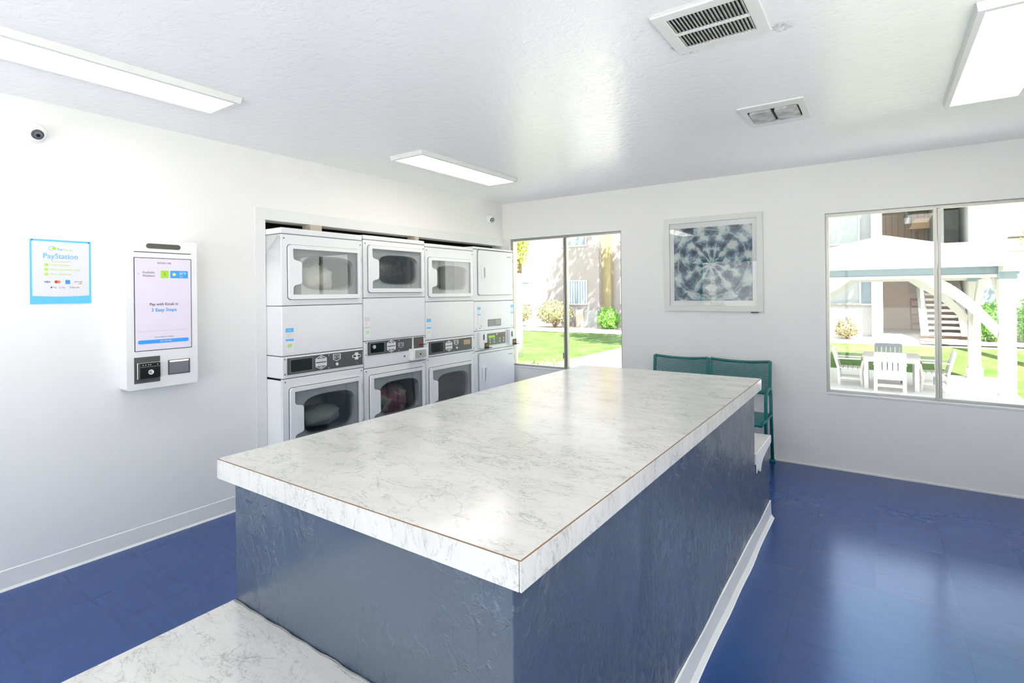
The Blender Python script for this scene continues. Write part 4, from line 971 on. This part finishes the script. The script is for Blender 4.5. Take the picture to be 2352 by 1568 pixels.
# ------------------------------------------------------------------ patio table and chairs
SL = -.77
t = thing('patio_table', 'white square patio table under the gazebo', 'table', (.18, 14.62, SL))
b = MB(); [b.box(-.52, .52, -.52+i*.105, -.52+i*.105+.095, .69, .725) for i in range(10)]; b.build('tabletop', mat('grey_white_lumber', (.34, .31, .30, 1), .5), t)
MB().box(-.50, .50, -.50, -.46, .60, .69).box(-.50, .50, .46, .50, .60, .69).box(-.50, -.46, -.459, .459, .60, .69).box(.46, .50, -.459, .459, .60, .69).build('apron', M_ochair, t)
for sx in (-.45, .45):
    for sy in (-.45, .45): MB().box(sx-.04, sx+.04, sy-.04, sy+.04, 0, .6).build('leg', M_ochair, t)
def pchair(label, loc, rz, mt=M_ochair):
    """faces +Y; origin below the seat centre"""
    t = thing('patio_chair', label, 'chair', loc, rz, 'chairs around the patio table')
    b = MB(); [b.box(-.22, .22, -.24+i*.095, -.24+i*.095+.083, .38, .405) for i in range(5)]; b.build('seat', mt, t)
    MB().box(-.24, .24, -.25, -.22, .30, .39).box(-.24, .24, .21, .24, .30, .39).build('seat_frame', mt, t)
    b = MB(); L = lambda z: -.24-.12*(z-.38)/.5
    for i in range(5):
        x = -.18+i*.09; b.bar((x, L(.44), .44), (x, L(.84), .84), .072, .018, up=(0, 1, 0)) if False else b.xbox(Matrix.Translation((x, L(.64), .64)) @ Matrix.Rotation(.236, 4, 'X'), .037, .009, .20)
    for z in (.45, .83): b.xbox(Matrix.Translation((0, L(z), z)) @ Matrix.Rotation(.236, 4, 'X'), .25, .017, .045)
    b.build('backrest', mt, t)
    for sx in (-.25, .25):
        b = MB(); b.bar((sx, -.22, 0), (sx, -.24, .40), .05, .06, up=(1, 0, 0)); b.bar((sx, -.24, .40), (sx, L(.86), .86), .05, .05, up=(1, 0, 0)); b.build('leg', mt, t)
        b = MB(); b.bar((sx, .22, 0), (sx, .19, .30), .05, .055, up=(1, 0, 0)); b.bar((sx, .19, .30), (sx, .24, .58), .05, .055, up=(1, 0, 0)); b.build('leg', mt, t)
        MB().box(sx-.04, sx+.04, -.30, .20, .60, .625).build('armrest', mt, t)
        MB().box(sx-.015, sx+.015, -.22, .20, .14, .18).build('side_stretcher', mt, t)
    MB().box(-.25, .25, -.235, -.205, .14, .18).box(-.25, .25, .19, .22, .10, .14).build('stretcher', mt, t)
    return t
c1_ = pchair('white slatted patio chair nearest the window, with its back to the window', (.155, 13.86, SL), 0)
c2_ = dup(c1_, (-.57, 14.62, SL), -PI/2, 'white patio chair seen side on, left of the outdoor table')
c3_ = dup(c1_, (.93, 14.62, SL), PI/2, 'white patio chair seen side on, right of the outdoor table')
c4_ = pchair('dark blue grey patio chair on the far side of the outdoor table', (.15, 15.50, SL), PI, M_ochaird)

# ------------------------------------------------------------------ planting
def bush(name, label, x, y, rx, ry, rz, n, mt, size=.07, stem=M_barkb, cat='bush', grp=None, lift=0):
    z = hz(x, y); t = thing(name, label, cat, (x, y, z), 0, grp)
    b = MB(); b.leaves((0, 0, rz+lift), rx, ry, rz, n, size, .6); b.build('foliage', mt, t)
    b = MB(); b.ell((0, 0, rz+lift), rx*.72, ry*.72, rz*.72, 10, noise=.08); b.build('inner_foliage', mt, t, smooth=True)
    b = MB(); [b.tube([(0, 0, 0), (rx*.3*math.cos(a), ry*.3*math.sin(a), rz*.5+lift), (rx*.6*math.cos(a), ry*.6*math.sin(a), rz+lift)], [.035, .025, .01], 6) for a in (0, 1.6, 3.1, 4.4)]; b.build('stem', stem, t)
    return t
bush('rounded_bush', 'large round clipped olive bush left of the blinds window', -11.5, 19.75, .86, .5, .50, 2600, L_olive, .08, grp='shrubs by the far wall', lift=.18)
bush('rounded_bush', 'smaller round olive bush partly hidden by the white tree trunk', -13.35, 19.7, .66, .45, .42, 1700, L_olive, .08, grp='shrubs by the far wall', lift=.22)
bush('square_bush', 'bright green bushy shrub standing right of the blinds window', -9.05, 19.9, .46, .42, .44, 2000, L_green, .08, grp='shrubs by the far wall')
bush('leafy_bush', 'leafy green bush between the two white gazebo posts', 2.72, 21.0, .34, .30, .60, 1500, L_green, .08, grp='shrubs by the gazebo')
bush('leafy_bush', 'leafy green bush right of the nearest gazebo post', 3.62, 21.0, .42, .30, .66, 1500, L_green, .08, grp='shrubs by the gazebo')
t = bush('flowering_shrub', 'loose shrub with pink blooms left of the white pier', -.92, 20.9, .34, .28, .30, 420, L_olive, .09, cat='shrub', grp='shrubs by the gazebo')
b = MB(); b.leaves((0, 0, .34), .36, .30, .34, 160, .09, .8); b.build('flower', M_rose, t)
# low plants at sill level outside corner window
t = thing('ground_cover_plant', 'low scrubby plant at the bottom of the corner window', 'plant', (-5.55, 9.2, -.10))
b = MB(); b.leaves((0, 0, .06), .55, .35, .10, 260, .08, .2); b.build('foliage', L_olive, t)
# white trunk tree
t = thing('white_trunk_tree', 'tree with a whitewashed trunk and drooping yellow green leaves', 'tree', (-7.13, 10.5, -.1))
b = MB(); b.tube([(0, 0, 0), (.0, 0, .9), (.03, 0, 1.7), (.02, 0, 2.0)], [.13, .115, .095, .085], 14); tk = b.build('trunk', M_bark, t, smooth=True)
b = MB(); b.tube([(.02, 0, 1.995), (.03, 0, 2.4), (.10, .1, 3.2)], [.088, .08, .05], 12); b.tube([(.02, 0, 2.3), (-.3, 0, 2.8), (-.5, .1, 3.4)], [.06, .05, .03], 10); b.build('upper_trunk', M_barkb, t, smooth=True)
b = MB(); b.leaves((-.02, -.05, 2.75), .36, .30, .70, 2400, .075, .1); b.leaves((-.35, 0, 3.5), .6, .5, .6, 900, .08, .3)
b.build('foliage', L_yell, t)
# shade tree whose crown stands above the corner window view and dapples the far wall
t = thing('shade_tree', 'tall broad shade tree beside the lawn, above the window view', 'tree', (-6.1, 17.2, -.1))
b = MB(); b.tube([(0, 0, 0), (.1, 0, 3), (-.2, 0, 6)], [.2, .16, .1], 12); b.build('trunk', M_barkb, t, smooth=True)
b = MB(); 
for c_, r_, n_ in (((-.6, 0, 7.6), 1.6, 1500), ((.6, .3, 8.6), 1.3, 900), ((1.2, 0, 6.9), 1.1, 700), ((-1.6, -.2, 8.9), 1.2, 800)):
    b.leaves(c_, r_, r_*.8, r_*.85, n_, .22, .2)
b.build('foliage', L_tree, t)
for lab, x_, y_, cs_ in (('broad shade tree between the two windows, shading the lawn', -3.0, 12.2, (((-.6, 0, 6.4), 1.5, 1500), ((-1.9, .9, 6.9), 1.2, 900), ((.9, .5, 7.0), 1.2, 800))),
                     ('tall shade tree past the right side of the wide window', 3.6, 18.0, (((-1.6, 0, 9.2), 1.3, 1100), ((-.4, .2, 9.0), 1.2, 900)))):
    t = thing('shade_tree', lab, 'tree', (x_, y_, hz(x_, y_)))
    b = MB(); b.tube([(0, 0, 0), (.1, 0, 3), (0, 0, 6), (-.6, 0, cs_[0][0][2])], [.16, .13, .1, .05], 12); b.build('trunk', M_barkb, t, smooth=True)
    b = MB(); [b.leaves(c_, r_, r_*.8, r_*.7, n_, .22, .2) for c_, r_, n_ in cs_]; b.build('foliage', L_tree, t)
t = thing('pale_leaf_tree', 'yellow green leafy branches high at the right edge of the wide window', 'tree', (4.6, 20.0, -.3))
b = MB(); b.tube([(0, 0, 0), (-.1, 0, 1.6), (-.6, 0, 2.9)], [.08, .06, .03], 8); b.build('trunk', M_barkb, t, smooth=True)
b = MB(); b.leaves((-.7, 0, 3.6), .75, .5, .55, 420, .11, .2); b.leaves((-1.15, 0, 3.1), .35, .3, .25, 110, .09, .2); b.build('foliage', L_yell, t)
# greenery in front of the building (behind the viewer), seen only in reflections
for i, (x, y) in enumerate(((-4.2, -6.0), (-1.0, -7.0), (2.6, -6.2))):
    bush('hedge_bush', ['round hedge bush across the front walk, beside the left side of the storefront', 'round hedge bush across the front walk, behind the viewer', 'round hedge bush across the front walk, right of the storefront'][i], x, y, .9, .7, .65, 900, L_tree, .13, grp='hedge bushes across the front walk')
